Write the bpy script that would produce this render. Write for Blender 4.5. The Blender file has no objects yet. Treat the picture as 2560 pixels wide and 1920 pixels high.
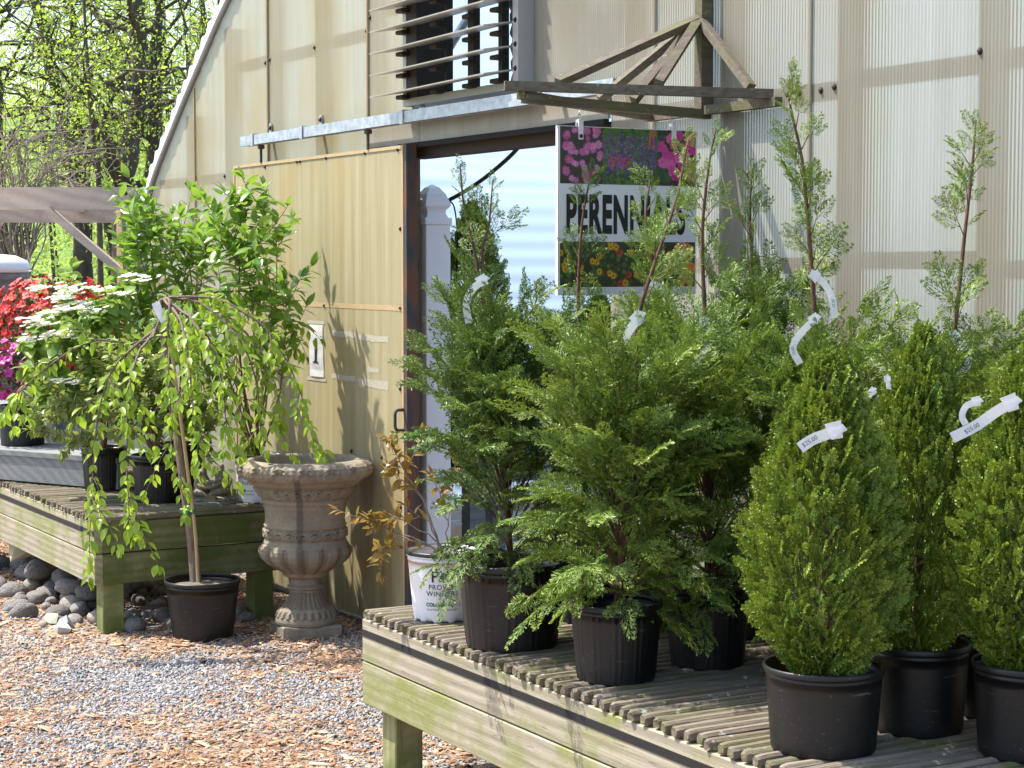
import bpy, math, random
import numpy as np
from mathutils import Vector, Matrix

# ------------------------------------------------------------------ camera, sky, sun
sc = bpy.context.scene
C = sc.collection
rng = np.random.RandomState(7)
random.seed(7)
CAM = np.array([7.6, -3.49, 1.55])
PITCH = math.atan(300/4700.)
FH = np.array([-.869, .495, 0.]); FH /= np.linalg.norm(FH)
RT = np.array([.495, .869, 0.]); RT /= np.linalg.norm(RT)
UPZ = np.array([0, 0, 1.])
FW = FH*math.cos(PITCH)-UPZ*math.sin(PITCH)
UP = FH*math.sin(PITCH)+UPZ*math.cos(PITCH)
cd = bpy.data.cameras.new('camera'); cam = bpy.data.objects.new('camera', cd); C.objects.link(cam)
cd.sensor_width = 36; cd.lens = 36*4700/2560.; cd.clip_end = 2000; cd.clip_start = .1
cam.matrix_world = Matrix([[RT[0], UP[0], -FW[0], CAM[0]], [RT[1], UP[1], -FW[1], CAM[1]], [RT[2], UP[2], -FW[2], CAM[2]], [0, 0, 0, 1]])
sc.camera = cam
SUN = np.array([-.36, -.34, .86]); SUN /= np.linalg.norm(SUN)
w = bpy.data.worlds.new('World'); sc.world = w; w.use_nodes = True
wn = w.node_tree.nodes; bg = wn['Background']
sky = wn.new('ShaderNodeTexSky'); sky.sky_type = 'NISHITA'; sky.sun_disc = False
sky.sun_elevation = math.asin(SUN[2]); sky.sun_rotation = math.atan2(SUN[0], SUN[1])
sky.air_density = 1.0; sky.dust_density = 2.0
w.node_tree.links.new(sky.outputs[0], bg.inputs[0]); bg.inputs[1].default_value = .15
sl = bpy.data.lights.new('sun', 'SUN'); sl.energy = 3.7; sl.angle = math.radians(.6); sl.color = (1, .95, .86)
so = bpy.data.objects.new('sun', sl); C.objects.link(so)
so.rotation_euler = Vector(SUN).to_track_quat('Z', 'Y').to_euler(); so.location = (0, -6, 9)
sc.view_settings.view_transform = 'Standard'; sc.view_settings.look = 'None'
sc.view_settings.exposure = 1.27; sc.view_settings.gamma = 1
sc.cycles.use_denoising = True
sc.cycles.max_bounces = 7; sc.cycles.diffuse_bounces = 3; sc.cycles.glossy_bounces = 2; sc.cycles.transmission_bounces = 5
sc.cycles.caustics_refractive = False; sc.cycles.caustics_reflective = False

# ------------------------------------------------------------------ helpers
def V(*a): return np.array(a, float)
def unit(v):
    v = np.asarray(v, float); return v/(np.linalg.norm(v)+1e-12)

class G:
    """small node-graph builder"""
    def __init__(s, name):
        s.m = bpy.data.materials.new(name); s.m.use_nodes = True; s.nt = s.m.node_tree; s.nt.nodes.clear()
        s.out = s.nt.nodes.new('ShaderNodeOutputMaterial')
    def set(s, sock, v):
        if isinstance(v, bpy.types.NodeSocket): s.nt.links.new(v, sock)
        else:
            try:
                if hasattr(sock.default_value, '__len__') and len(sock.default_value) == 4 and len(v) == 3: v = (*v, 1)
            except TypeError: pass
            sock.default_value = v
    def n(s, t, props=None, out=0, **inp):
        nd = s.nt.nodes.new('ShaderNode'+t)
        for k, v in (props or {}).items(): setattr(nd, k, v)
        for k, v in inp.items():
            k2 = int(k[1:]) if k[0] == 'i' and k[1:].isdigit() else k.replace('_', ' ')
            s.set(nd.inputs[k2], v)
        return nd.outputs[out]
    def math(s, op, a, b=0.): return s.n('Math', {'operation': op}, i0=a, i1=b)
    def mapr(s, v, a, b, c=0., d=1.): return s.n('MapRange', None, i0=v, i1=a, i2=b, i3=c, i4=d)
    def mix(s, f, a, b, blend='MIX'):
        nd = s.nt.nodes.new('ShaderNodeMix'); nd.data_type = 'RGBA'; nd.blend_type = blend
        s.set(nd.inputs[0], f); s.set(nd.inputs[6], a); s.set(nd.inputs[7], b); return nd.outputs[2]
    def coord(s, k='Object'):
        nd = s.nt.nodes.new('ShaderNodeTexCoord'); return nd.outputs[k]
    def mapping(s, v, scale=(1, 1, 1), loc=(0, 0, 0)): return s.n('Mapping', None, Vector=v, Scale=scale, Location=loc)
    def noise(s, v, scale, detail=3., rough=.55, dist=0.):
        return s.n('TexNoise', None, Vector=v, Scale=scale, Detail=detail, Roughness=rough, Distortion=dist)
    def attr(s, name, out=2): return s.n('Attribute', {'attribute_name': name}, out=out)
    def rand(s):
        nd = s.nt.nodes.new('ShaderNodeObjectInfo'); return nd.outputs['Random']
    def bump(s, h, strength=.3, dist=.01): return s.n('Bump', None, Strength=strength, Distance=dist, Height=h)
    def bsdf(s, **inp): return s.n('BsdfPrincipled', None, **inp)
    def mixs(s, f, a, b): return s.n('MixShader', None, i0=f, i1=a, i2=b)
    def done(s, sh): s.nt.links.new(sh, s.out.inputs[0]); return s.m

def ob_offset(g, v):
    r = g.rand()
    off = g.n('CombineXYZ', None, X=g.math('MULTIPLY', r, 37.), Y=g.math('MULTIPLY', r, 17.), Z=g.math('MULTIPLY', r, 53.))
    return g.n('VectorMath', {'operation': 'ADD'}, i0=v, i1=off)

def wood(name, c1, c2, axis, algae=(.10, .13, .02), amt=.5, ring=5., dark=(.05, .04, .03), rough=.85, lich=0., bumps=.35, wvw=.36):
    g = G(name); v = ob_offset(g, g.coord())
    s = [26, 26, 26]; s[axis] = 1.1
    gr = g.noise(g.mapping(v, s), 3., 6., .65)
    s2 = [ring]*3; s2[axis] = ring*.11
    wv = g.n('TexWave', {'wave_type': 'RINGS', 'rings_direction': 'XYZ'[axis]}, out=1, Vector=g.mapping(v, s2), Scale=2.4, Distortion=7., Detail=3., Detail_Scale=.5)
    f = g.math('ADD', g.math('MULTIPLY', gr, 1-wvw), g.math('MULTIPLY', wv, wvw))
    col = g.mix(g.mapr(f, .25, .75), c1, c2)
    col = g.mix(g.mapr(g.noise(g.mapping(v, s), 7., 3.), .62, .75), col, dark)
    if amt:
        a = g.noise(v, 3.2, 5., .65, .4)
        col = g.mix(g.math('MULTIPLY', g.mapr(a, .62-amt*.35, .78-amt*.3), .85), col, algae)
    if lich:
        l = g.noise(v, 45., 2.); l2 = g.noise(v, 9., 2.)
        col = g.mix(g.math('MULTIPLY', g.mapr(l, .62, .68), g.mapr(l2, .5, .6, 0., lich)), col, (.42, .48, .40))
    hb = g.math('ADD', gr, g.math('MULTIPLY', g.noise(v, 60., 4.), .4))
    return g.done(g.bsdf(Base_Color=col, Roughness=rough, Normal=g.bump(hb, bumps, .006)))

def leafmat(name, a, b, tip, trans=.35, rough=.42, spec=.5):
    g = G(name)
    t = g.math('FRACT', g.math('ADD', g.attr('tint'), g.rand()))
    col = g.mix(t, a, b)
    t2 = g.math('FRACT', g.math('MULTIPLY', t, 7.31))
    col = g.mix(g.math('MULTIPLY', g.attr('tip'), g.mapr(t2, 0., 1., .25, 1.)), col, tip)
    col = g.mix(g.math('MULTIPLY', g.noise(g.coord('Object'), 14., 2.), .25), col, b)
    p = g.bsdf(Base_Color=col, Roughness=rough, Specular_IOR_Level=spec)
    tr = g.n('BsdfTranslucent', None, Color=g.mix(.35, col, (tip[0]*1.2, tip[1]*1.25, tip[2]*.7)))
    return g.done(g.mixs(trans, p, tr))

def plain(name, col, rough=.6, metal=0., nscale=40., namt=.12, spec=.5, bump=0.):
    g = G(name); v = g.coord()
    n = g.noise(v, nscale, 4.)
    c = g.mix(g.math('MULTIPLY', n, namt*2), col, tuple(x*.45 for x in col))
    kw = {}
    if bump: kw['Normal'] = g.bump(n, bump, .004)
    return g.done(g.bsdf(Base_Color=c, Roughness=rough, Metallic=metal, Specular_IOR_Level=spec, **kw))

# --- mesh building (world coordinates; parents only translate)
BASE = {}
def base_of(p): return BASE.get(p.name, np.zeros(3)) if p else np.zeros(3)
def link(o, parent=None):
    C.objects.link(o)
    if parent: o.parent = parent; BASE[o.name] = base_of(parent)
    return o
def setattrs(me, attrs):
    for k, a in (attrs or {}).items():
        a = np.asarray(a, np.float32)
        if a.ndim == 1:
            at = me.attributes.new(k, 'FLOAT', 'POINT'); at.data.foreach_set('value', a)
        else:
            at = me.attributes.new(k, 'FLOAT_COLOR', 'POINT'); at.data.foreach_set('color', a.ravel())
def fast_mesh(name, v, tris):
    """numpy verts (n,3) + faces (m,k) of equal size"""
    me = bpy.data.meshes.new(name); v = np.asarray(v, np.float32); f = np.asarray(tris, np.int32)
    k = f.shape[1]
    me.vertices.add(len(v)); me.vertices.foreach_set('co', v.ravel())
    me.loops.add(f.size); me.loops.foreach_set('vertex_index', f.ravel())
    me.polygons.add(len(f)); me.polygons.foreach_set('loop_start', np.arange(len(f), dtype=np.int32)*k)
    me.update(calc_edges=True); return me
def obj(name, v, f, mat, parent=None, smooth=False, attrs=None, kind=None):
    v = np.asarray(v, float) - base_of(parent)
    if isinstance(f, np.ndarray): me = fast_mesh(name, v, f)
    else:
        me = bpy.data.meshes.new(name); me.from_pydata([tuple(x) for x in v], [], [tuple(int(i) for i in q) for q in f]); me.update()
    if mat: me.materials.append(mat)
    if smooth: me.polygons.foreach_set('use_smooth', np.ones(len(me.polygons), bool))
    setattrs(me, attrs)
    o = bpy.data.objects.new(name, me); link(o, parent)
    if kind: o['kind'] = kind
    return o
def tag(o, label, cat, group=None):
    o['label'] = label; o['category'] = cat
    if group: o['group'] = group
    return o
def thing(name, label, cat, loc, group=None):
    o = bpy.data.objects.new(name, None); C.objects.link(o); o.location = loc; o.empty_display_size = .05
    BASE[o.name] = np.array(loc, float); return tag(o, label, cat, group)
def inst(name, me, M, parent=None):
    """linked copy of mesh data at world matrix M"""
    o = bpy.data.objects.new(name, me); C.objects.link(o)
    if parent:
        o.parent = parent; M = M.copy(); M[:3, 3] -= base_of(parent)
    o.matrix_local = Matrix(M.tolist()); return o

class MB:
    def __init__(s): s.v = []; s.f = []
    def add(s, v, f):
        n = len(s.v); s.v += [tuple(x) for x in v]; s.f += [tuple(i+n for i in q) for q in f]; return s
    def box(s, lo, hi, bev=0.):
        (x0, y0, z0), (x1, y1, z1) = lo, hi
        if not bev:
            return s.add([(x0, y0, z0), (x1, y0, z0), (x1, y1, z0), (x0, y1, z0), (x0, y0, z1), (x1, y0, z1), (x1, y1, z1), (x0, y1, z1)],
                         [(3, 2, 1, 0), (4, 5, 6, 7), (0, 1, 5, 4), (1, 2, 6, 5), (2, 3, 7, 6), (3, 0, 4, 7)])
        b = bev; vs = []; c = [(x0, x1), (y0, y1), (z0, z1)]
        for ix in (0, 1):
            for iy in (0, 1):
                for iz in (0, 1):
                    p = np.array([c[0][ix], c[1][iy], c[2][iz]]); sg = np.array([1 if i == 0 else -1 for i in (ix, iy, iz)])*b
                    for a in range(3):
                        q = p+sg; q[a] = p[a]; vs.append(q)
        def id(ix, iy, iz, a): return ((ix*2+iy)*2+iz)*3+a
        f = [(id(0, 0, 0, 0), id(0, 0, 1, 0), id(0, 1, 1, 0), id(0, 1, 0, 0)), (id(1, 0, 0, 0), id(1, 1, 0, 0), id(1, 1, 1, 0), id(1, 0, 1, 0)),
             (id(0, 0, 0, 1), id(1, 0, 0, 1), id(1, 0, 1, 1), id(0, 0, 1, 1)), (id(0, 1, 0, 1), id(0, 1, 1, 1), id(1, 1, 1, 1), id(1, 1, 0, 1)),
             (id(0, 0, 0, 2), id(0, 1, 0, 2), id(1, 1, 0, 2), id(1, 0, 0, 2)), (id(0, 0, 1, 2), id(1, 0, 1, 2), id(1, 1, 1, 2), id(0, 1, 1, 2))]
        for i in (0, 1):
            for j in (0, 1):
                f.append((id(0, i, j, 1), id(1, i, j, 1), id(1, i, j, 2), id(0, i, j, 2)))
                f.append((id(i, 0, j, 0), id(i, 1, j, 0), id(i, 1, j, 2), id(i, 0, j, 2)))
                f.append((id(i, j, 0, 0), id(i, j, 1, 0), id(i, j, 1, 1), id(i, j, 0, 1)))
        for ix in (0, 1):
            for iy in (0, 1):
                for iz in (0, 1): f.append(tuple(id(ix, iy, iz, a) for a in range(3)))
        return s.add(vs, f)
    def beam(s, a, b, wd, ht, upv=(0, 0, 1)):
        a, b = np.array(a, float), np.array(b, float); d = unit(b-a); x = unit(np.cross(d, upv)); z = np.cross(x, d)
        vs = [p+x*sx*wd/2+z*sz*ht/2 for p in (a, b) for sx, sz in ((-1, -1), (1, -1), (1, 1), (-1, 1))]
        return s.add(vs, [(3, 2, 1, 0), (4, 5, 6, 7), (0, 1, 5, 4), (1, 2, 6, 5), (2, 3, 7, 6), (3, 0, 4, 7)])
    def tube(s, pts, r0, r1=None, k=6, cap=True, flat=1.):
        pts = np.asarray(pts, float); n = len(pts)
        rs = r0 if hasattr(r0, '__len__') else np.linspace(r0, r0 if r1 is None else r1, n)
        ref = V(0, 0, 1) if abs(unit(pts[-1]-pts[0])[2]) < .9 else V(1, 0, 0)
        vs = []; f = []
        for i in range(n):
            t = unit(pts[min(i+1, n-1)]-pts[max(i-1, 0)]); x = unit(np.cross(ref, t)); y = np.cross(t, x)
            for j in range(k):
                a = 2*math.pi*j/k; vs.append(pts[i]+(x*math.cos(a)+y*math.sin(a)*flat)*rs[i])
        for i in range(n-1):
            for j in range(k):
                f.append((i*k+j, i*k+(j+1) % k, (i+1)*k+(j+1) % k, (i+1)*k+j))
        if cap: f += [tuple(range(k))[::-1], tuple((n-1)*k+j for j in range(k))]
        return s.add(vs, f)
    def lathe(s, prof, c=(0, 0, 0), k=48, rad=None):
        """prof: list of (r,z); rad(theta, i, r, z) -> r"""
        n = len(prof); vs = []; f = []
        for i, (r, z) in enumerate(prof):
            for j in range(k):
                a = 2*math.pi*j/k; rr = rad(a, i, r, z) if rad else r
                vs.append((c[0]+rr*math.cos(a), c[1]+rr*math.sin(a), c[2]+z))
        for i in range(n-1):
            for j in range(k): f.append((i*k+j, i*k+(j+1) % k, (i+1)*k+(j+1) % k, (i+1)*k+j))
        return s.add(vs, f)
    def build(s, name, mat, parent=None, smooth=False, kind=None, attrs=None):
        return obj(name, s.v, s.f, mat, parent, smooth, attrs, kind)

def spline(pts, n):
    """Catmull-Rom resample"""
    p = np.asarray(pts, float); p = np.vstack([2*p[0]-p[1], p, 2*p[-1]-p[-2]]); m = len(p)-3; out = []
    for u in np.linspace(0, m, n):
        i = min(int(u), m-1); t = u-i; a, b, c, d = p[i:i+4]
        out.append(.5*((2*b)+(-a+c)*t+(2*a-5*b+4*c-d)*t*t+(-a+3*b-3*c+d)*t**3))
    return np.array(out)

def text_arrays(body, size, offset=0., spacing=1., res=4):
    cu = bpy.data.curves.new('t', 'FONT'); cu.body = body; cu.size = size; cu.offset = offset; cu.space_character = spacing; cu.resolution_u = res
    cu.align_x = 'CENTER'
    o = bpy.data.objects.new('t', cu); C.objects.link(o)
    me = bpy.data.meshes.new_from_object(o.evaluated_get(bpy.context.evaluated_depsgraph_get()))
    v = np.array([x.co[:] for x in me.vertices]).reshape(-1, 3); f = [tuple(p.vertices) for p in me.polygons]
    bpy.data.objects.remove(o); bpy.data.curves.remove(cu); bpy.data.meshes.remove(me)
    return v, f
def frame_matrix(pos, d, nrm, s=1.):
    d = unit(d); x = np.cross(d, nrm)
    if np.linalg.norm(x) < 1e-3: x = np.cross(d, V(1, .2, .1))
    x = unit(x); n = np.cross(x, d); M = np.eye(4)
    M[:3, 0] = x*s; M[:3, 1] = d*s; M[:3, 2] = n*s; M[:3, 3] = pos; return M
def mesh_arrays(me):
    v = np.empty(len(me.vertices)*3, np.float32); me.vertices.foreach_get('co', v)
    f = np.array([tuple(p.vertices) for p in me.polygons], np.int32)
    tip = np.zeros(len(me.vertices), np.float32)
    if 'tip' in me.attributes: me.attributes['tip'].data.foreach_get('value', tip)
    return v.reshape(-1, 3), f, tip
ARR = {}
def merge(placements):
    """placements: list of (mesh, 4x4) -> v, f, attrs"""
    vs, fs, tn, tp = [], [], [], []; n = 0
    for me, M in placements:
        if me.name not in ARR: ARR[me.name] = mesh_arrays(me)
        v, f, t = ARR[me.name]
        vs.append(v@M[:3, :3].T.astype(np.float32)+M[:3, 3].astype(np.float32)); fs.append(f+n); n += len(v)
        tn.append(np.full(len(v), rng.rand(), np.float32)); tp.append(t)
    return np.vstack(vs), np.vstack(fs), {'tint': np.concatenate(tn), 'tip': np.concatenate(tp)}
def foliage(placements, mat, parent, piece, cap=300, restname='foliage'):
    """the `cap` pieces that show largest are objects of their own, the rest one part"""
    if cap < len(placements):
        key = []
        for me, M in placements:
            d = np.linalg.norm(M[:3, 3]-CAM); key.append(np.linalg.norm(M[:3, 1])*abs(unit(M[:3, 2])@unit(M[:3, 3]-CAM)+.3)/d)
        order = np.argsort(-np.array(key))
        placements = [placements[i] for i in order]
    for me, M in placements[:cap]: inst(piece, me, M, parent)
    rest = placements[cap:]
    if rest:
        v, f, at = merge(rest); obj(restname, v, f, mat, parent, attrs=at, kind='stuff')
def scatter_noise(seed, n=64):
    r = np.random.RandomState(seed); g = r.rand(n, n)
    def fn(x, y):
        xi = np.floor(x).astype(int); yi = np.floor(y).astype(int); tx = x-xi; ty = y-yi; tx = tx*tx*(3-2*tx); ty = ty*ty*(3-2*ty)
        a = g[xi % n, yi % n]; b = g[(xi+1) % n, yi % n]; c = g[xi % n, (yi+1) % n]; d = g[(xi+1) % n, (yi+1) % n]
        return (a*(1-tx)+b*tx)*(1-ty)+(c*(1-tx)+d*tx)*ty
    return fn
# ------------------------------------------------------------------ measured positions (metres)
LEADERS = {'A': [[(3.075, -0.957, 1.153), (3.056, -0.972, 1.307), (3.023, -0.997, 1.561), (2.998, -1.021, 1.705), (2.986, -1.027, 1.826)], [(3.054, -0.964, 1.395), (3.03, -0.982, 1.572), (3.035, -0.963, 1.66), (3.033, -0.95, 1.782)]], 'B': [[(3.668, -0.892, 1.129), (3.654, -0.882, 1.39), (3.669, -0.835, 1.56), (3.685, -0.786, 1.71), (3.692, -0.753, 1.871)]], 'C': [[(3.558, -0.612, 1.193), (3.55, -0.599, 1.403), (3.534, -0.598, 1.613), (3.532, -0.579, 1.792), (3.536, -0.557, 1.907)]], 'D': [[(3.8, -0.421, 1.253), (3.784, -0.424, 1.447), (3.765, -0.43, 1.653), (3.749, -0.439, 1.817), (3.725, -0.461, 1.96), (3.728, -0.451, 1.996)]], 'E': [[(4.081, -0.242, 1.162), (4.08, -0.219, 1.361), (4.079, -0.189, 1.61), (4.079, -0.167, 1.779), (4.077, -0.154, 1.908)]], 'F': [[(3.298, -0.247, 1.277), (3.276, -0.244, 1.595), (3.268, -0.243, 1.709), (3.265, -0.235, 1.823)]], 'G': [[(2.889, -0.576, 1.149), (2.871, -0.572, 1.432), (2.863, -0.554, 1.668), (2.869, -0.523, 1.833)]], 'H': [[(3.118, -0.461, 1.275), (3.103, -0.459, 1.504), (3.082, -0.474, 1.665), (3.081, -0.46, 1.791)]]}
CH_TRUNK = [(0.177, -0.782, 0.212), (0.155, -0.792, 0.432), (0.128, -0.812, 0.649), (0.097, -0.833, 0.899), (0.067, -0.854, 1.149), (0.043, -0.874, 1.316), (0.035, -0.878, 1.396)]
CH_STAKE = [(0.201, -0.78, 0.215), (0.182, -0.785, 0.435), (0.157, -0.801, 0.651), (0.126, -0.822, 0.901), (0.096, -0.843, 1.15), (0.085, -0.852, 1.234)]
CH_STRANDS = [[(0.037, -0.876, 1.391), (0.084, -0.907, 1.281), (0.196, -1.022, 1.231), (0.2, -1.216, 1.24), (0.234, -1.367, 1.175), (0.23, -1.487, 1.078), (0.201, -1.546, 1.018), (0.185, -1.583, 0.944)], [(0.036, -0.891, 1.28), (0.196, -1.022, 1.231), (0.3, -1.154, 1.142), (0.351, -1.219, 1.046), (0.373, -1.255, 0.935), (0.376, -1.278, 0.716), (0.384, -1.292, 0.496), (0.392, -1.304, 0.307)], [(0.035, -0.878, 1.396), (0.08, -0.838, 1.413), (0.135, -0.8, 1.417), (0.247, -0.708, 1.407), (0.356, -0.625, 1.352), (0.403, -0.55, 1.282), (0.449, -0.485, 1.17), (0.482, -0.442, 1.052), (0.51, -0.41, 0.918), (0.52, -0.401, 0.846), (0.54, -0.384, 0.707)], [(0.06, -0.831, 1.413), (0.008, -0.721, 1.406), (-0.028, -0.578, 1.434), (-0.063, -0.44, 1.424), (-0.006, -0.346, 1.373), (0.028, -0.296, 1.29), (0.048, -0.277, 1.169)], [(0.048, -0.853, 1.408), (0.201, -0.891, 1.391), (0.252, -0.918, 1.267), (0.288, -0.926, 1.033), (0.3, -0.926, 0.869), (0.315, -0.919, 0.721), (0.353, -0.877, 0.528)], [(0.036, -0.891, 1.28), (0.297, -1.052, 1.197), (0.381, -1.122, 1.075), (0.403, -1.145, 0.918), (0.414, -1.148, 0.738), (0.426, -1.149, 0.574), (0.439, -1.138, 0.468)], [(0.044, -0.861, 1.405), (0.337, -0.862, 1.34), (0.478, -0.831, 1.231), (0.556, -0.811, 1.106), (0.576, -0.795, 0.948), (0.58, -0.807, 0.806)], [(0.044, -0.861, 1.405), (-0.083, -0.692, 1.31), (-0.121, -0.571, 1.186), (-0.116, -0.482, 1.027), (-0.085, -0.45, 0.853), (-0.074, -0.445, 0.748)], [(0.044, -0.861, 1.405), (0.369, -0.908, 1.325), (0.508, -0.926, 1.171), (0.554, -0.928, 1.015), (0.57, -0.919, 0.858), (0.586, -0.91, 0.716)], [(0.06, -0.831, 1.413), (0.232, -0.737, 1.369), (0.399, -0.664, 1.241), (0.44, -0.612, 1.078), (0.458, -0.603, 0.916), (0.477, -0.586, 0.786)], [(0.035, -0.878, 1.396), (-0.214, -0.717, 1.325), (-0.268, -0.626, 1.199), (-0.242, -0.601, 1.041), (-0.214, -0.576, 0.848)], [(0.052, -0.846, 1.413), (0.072, -0.713, 1.382), (0.096, -0.58, 1.313), (0.162, -0.481, 1.178), (0.204, -0.427, 1.026), (0.221, -0.417, 0.874)]]
LAUREL1 = [[(-0.0, -0.438, 0.737), (-0.073, -0.445, 0.888), (-0.104, -0.467, 1.132), (-0.119, -0.463, 1.376), (-0.133, -0.46, 1.585), (-0.171, -0.509, 1.724), (-0.229, -0.597, 1.829)], [(-0.0, -0.438, 0.737), (-0.013, -0.431, 0.962), (-0.019, -0.408, 1.221), (-0.037, -0.407, 1.481), (-0.043, -0.394, 1.654), (-0.04, -0.371, 1.792), (-0.047, -0.371, 1.887)], [(-0.0, -0.438, 0.737), (-0.084, -0.355, 0.954), (-0.086, -0.324, 1.217), (-0.09, -0.302, 1.445), (-0.098, -0.293, 1.62), (-0.105, -0.293, 1.725)], [(-0.0, -0.438, 0.737), (0.078, -0.376, 0.931), (0.082, -0.342, 1.137), (0.079, -0.326, 1.309), (0.067, -0.325, 1.481)], [(-0.0, -0.438, 0.737), (0.06, -0.516, 0.883), (0.015, -0.569, 1.088), (-0.004, -0.578, 1.277), (-0.02, -0.588, 1.413), (-0.033, -0.591, 1.567)], [(-0.0, -0.438, 0.737), (0.116, -0.456, 0.902), (0.119, -0.419, 1.141), (0.112, -0.405, 1.345), (0.094, -0.414, 1.516), (0.058, -0.452, 1.721)], [(-0.0, -0.438, 0.737), (-0.135, -0.458, 0.849), (-0.206, -0.559, 1.024), (-0.241, -0.599, 1.2), (-0.24, -0.579, 1.34)], [(-0.0, -0.438, 0.737), (-0.085, -0.475, 1.133), (-0.106, -0.467, 1.481), (-0.109, -0.451, 1.654), (-0.109, -0.431, 1.793), (-0.134, -0.467, 1.863)], [(-0.0, -0.438, 0.737), (0.006, -0.437, 1.136), (-0.031, -0.456, 1.481), (-0.081, -0.526, 1.619), (-0.109, -0.57, 1.653)]]
LAUREL2 = [[(-0.736, -0.52, 0.695), (-0.767, -0.545, 0.918), (-0.815, -0.582, 1.29), (-0.85, -0.605, 1.587), (-0.869, -0.615, 1.773), (-0.885, -0.624, 1.912)], [(-0.736, -0.52, 0.695), (-0.858, -0.492, 1.005), (-0.897, -0.514, 1.362), (-0.914, -0.515, 1.588), (-0.918, -0.502, 1.738)], [(-0.736, -0.52, 0.695), (-0.697, -0.511, 1.014), (-0.721, -0.508, 1.365), (-0.718, -0.477, 1.568), (-0.707, -0.441, 1.698)], [(-0.736, -0.52, 0.695), (-0.773, -0.444, 1.008), (-0.782, -0.418, 1.326), (-0.776, -0.378, 1.55), (-0.774, -0.358, 1.681)], [(-0.736, -0.52, 0.695), (-0.704, -0.624, 1.017), (-0.768, -0.693, 1.366), (-0.794, -0.71, 1.587), (-0.806, -0.714, 1.715)], [(-0.736, -0.52, 0.695), (-0.848, -0.574, 1.008), (-0.909, -0.647, 1.288), (-0.943, -0.682, 1.475), (-0.958, -0.688, 1.625)], [(-0.736, -0.52, 0.695), (-0.642, -0.606, 1.112), (-0.708, -0.674, 1.477), (-0.745, -0.716, 1.66), (-0.759, -0.719, 1.824)], [(-0.736, -0.52, 0.695), (-0.644, -0.548, 1.11), (-0.673, -0.552, 1.477), (-0.72, -0.61, 1.66), (-0.742, -0.63, 1.807)], [(-0.736, -0.52, 0.695), (-0.883, -0.423, 1.096), (-0.895, -0.395, 1.474), (-0.931, -0.439, 1.626), (-0.946, -0.453, 1.72)]]
VIB1 = [[(-0.775, -0.888, 0.725), (-0.6, -0.958, 0.944), (-0.645, -1.015, 1.122), (-0.697, -1.088, 1.247), (-0.753, -1.18, 1.3)], [(-0.775, -0.888, 0.725), (-0.749, -0.912, 0.969), (-0.788, -0.952, 1.187), (-0.822, -0.996, 1.314), (-0.843, -1.025, 1.378)], [(-0.775, -0.888, 0.725), (-0.686, -0.903, 0.972), (-0.708, -0.912, 1.207), (-0.725, -0.923, 1.351)], [(-0.775, -0.888, 0.725), (-0.775, -0.857, 0.966), (-0.765, -0.81, 1.203), (-0.765, -0.789, 1.367), (-0.76, -0.77, 1.44)], [(-0.775, -0.888, 0.725), (-0.868, -0.818, 0.959), (-0.832, -0.732, 1.144), (-0.814, -0.679, 1.31), (-0.802, -0.643, 1.421)], [(-0.775, -0.888, 0.725), (-0.551, -0.973, 0.947), (-0.617, -1.079, 1.018), (-0.675, -1.168, 1.124), (-0.715, -1.228, 1.195)], [(-0.775, -0.888, 0.725), (-0.696, -0.929, 0.9), (-0.76, -1.038, 0.936), (-0.818, -1.13, 1.009), (-0.867, -1.206, 1.081)], [(-0.775, -0.888, 0.725), (-0.662, -0.865, 0.936), (-0.615, -0.767, 1.063), (-0.577, -0.684, 1.189), (-0.557, -0.634, 1.297)], [(-0.775, -0.888, 0.725), (-0.591, -0.943, 0.944), (-0.583, -0.906, 1.122), (-0.591, -0.901, 1.265), (-0.594, -0.89, 1.389)], [(-0.775, -0.888, 0.725), (-0.587, -0.945, 0.872), (-0.641, -1.038, 0.89), (-0.697, -1.129, 0.944), (-0.726, -1.174, 0.979)], [(-0.775, -0.888, 0.725), (-0.523, -0.928, 0.912), (-0.473, -0.834, 0.965), (-0.425, -0.738, 1.054)], [(-0.775, -0.888, 0.725), (-0.889, -0.849, 1.014), (-0.947, -0.922, 1.236), (-1.016, -1.032, 1.328)]]
SHRUB2 = [[(-0.329, -0.812, 0.744), (-0.247, -0.856, 0.858), (-0.281, -0.897, 0.996), (-0.314, -0.938, 1.135), (-0.336, -0.965, 1.221)], [(-0.329, -0.812, 0.744), (-0.192, -0.857, 0.879), (-0.204, -0.859, 1.034), (-0.216, -0.862, 1.172)], [(-0.329, -0.812, 0.744), (-0.227, -0.818, 0.875), (-0.214, -0.775, 1.031), (-0.204, -0.741, 1.152)], [(-0.329, -0.812, 0.744), (-0.261, -0.779, 0.854), (-0.224, -0.7, 0.958), (-0.195, -0.636, 1.062)], [(-0.329, -0.812, 0.744), (-0.158, -0.904, 0.832), (-0.221, -1.006, 0.9), (-0.291, -1.124, 0.952), (-0.352, -1.227, 0.969)], [(-0.329, -0.812, 0.744), (-0.109, -0.921, 0.828), (-0.177, -1.039, 0.837), (-0.252, -1.172, 0.82), (-0.346, -1.334, 0.845)], [(-0.329, -0.812, 0.744), (-0.212, -0.796, 0.84), (-0.155, -0.689, 0.892), (-0.115, -0.612, 0.944)], [(-0.329, -0.812, 0.744), (-0.312, -0.871, 0.836), (-0.385, -0.99, 0.906), (-0.453, -1.112, 0.888), (-0.513, -1.218, 0.888)], [(-0.329, -0.812, 0.744), (-0.143, -0.873, 0.866), (-0.174, -0.915, 0.969), (-0.22, -0.987, 1.037), (-0.263, -1.061, 1.054)], [(-0.329, -0.812, 0.744), (-0.126, -0.844, 0.866), (-0.084, -0.769, 0.883), (-0.031, -0.68, 0.849), (0.002, -0.62, 0.866)]]
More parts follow.
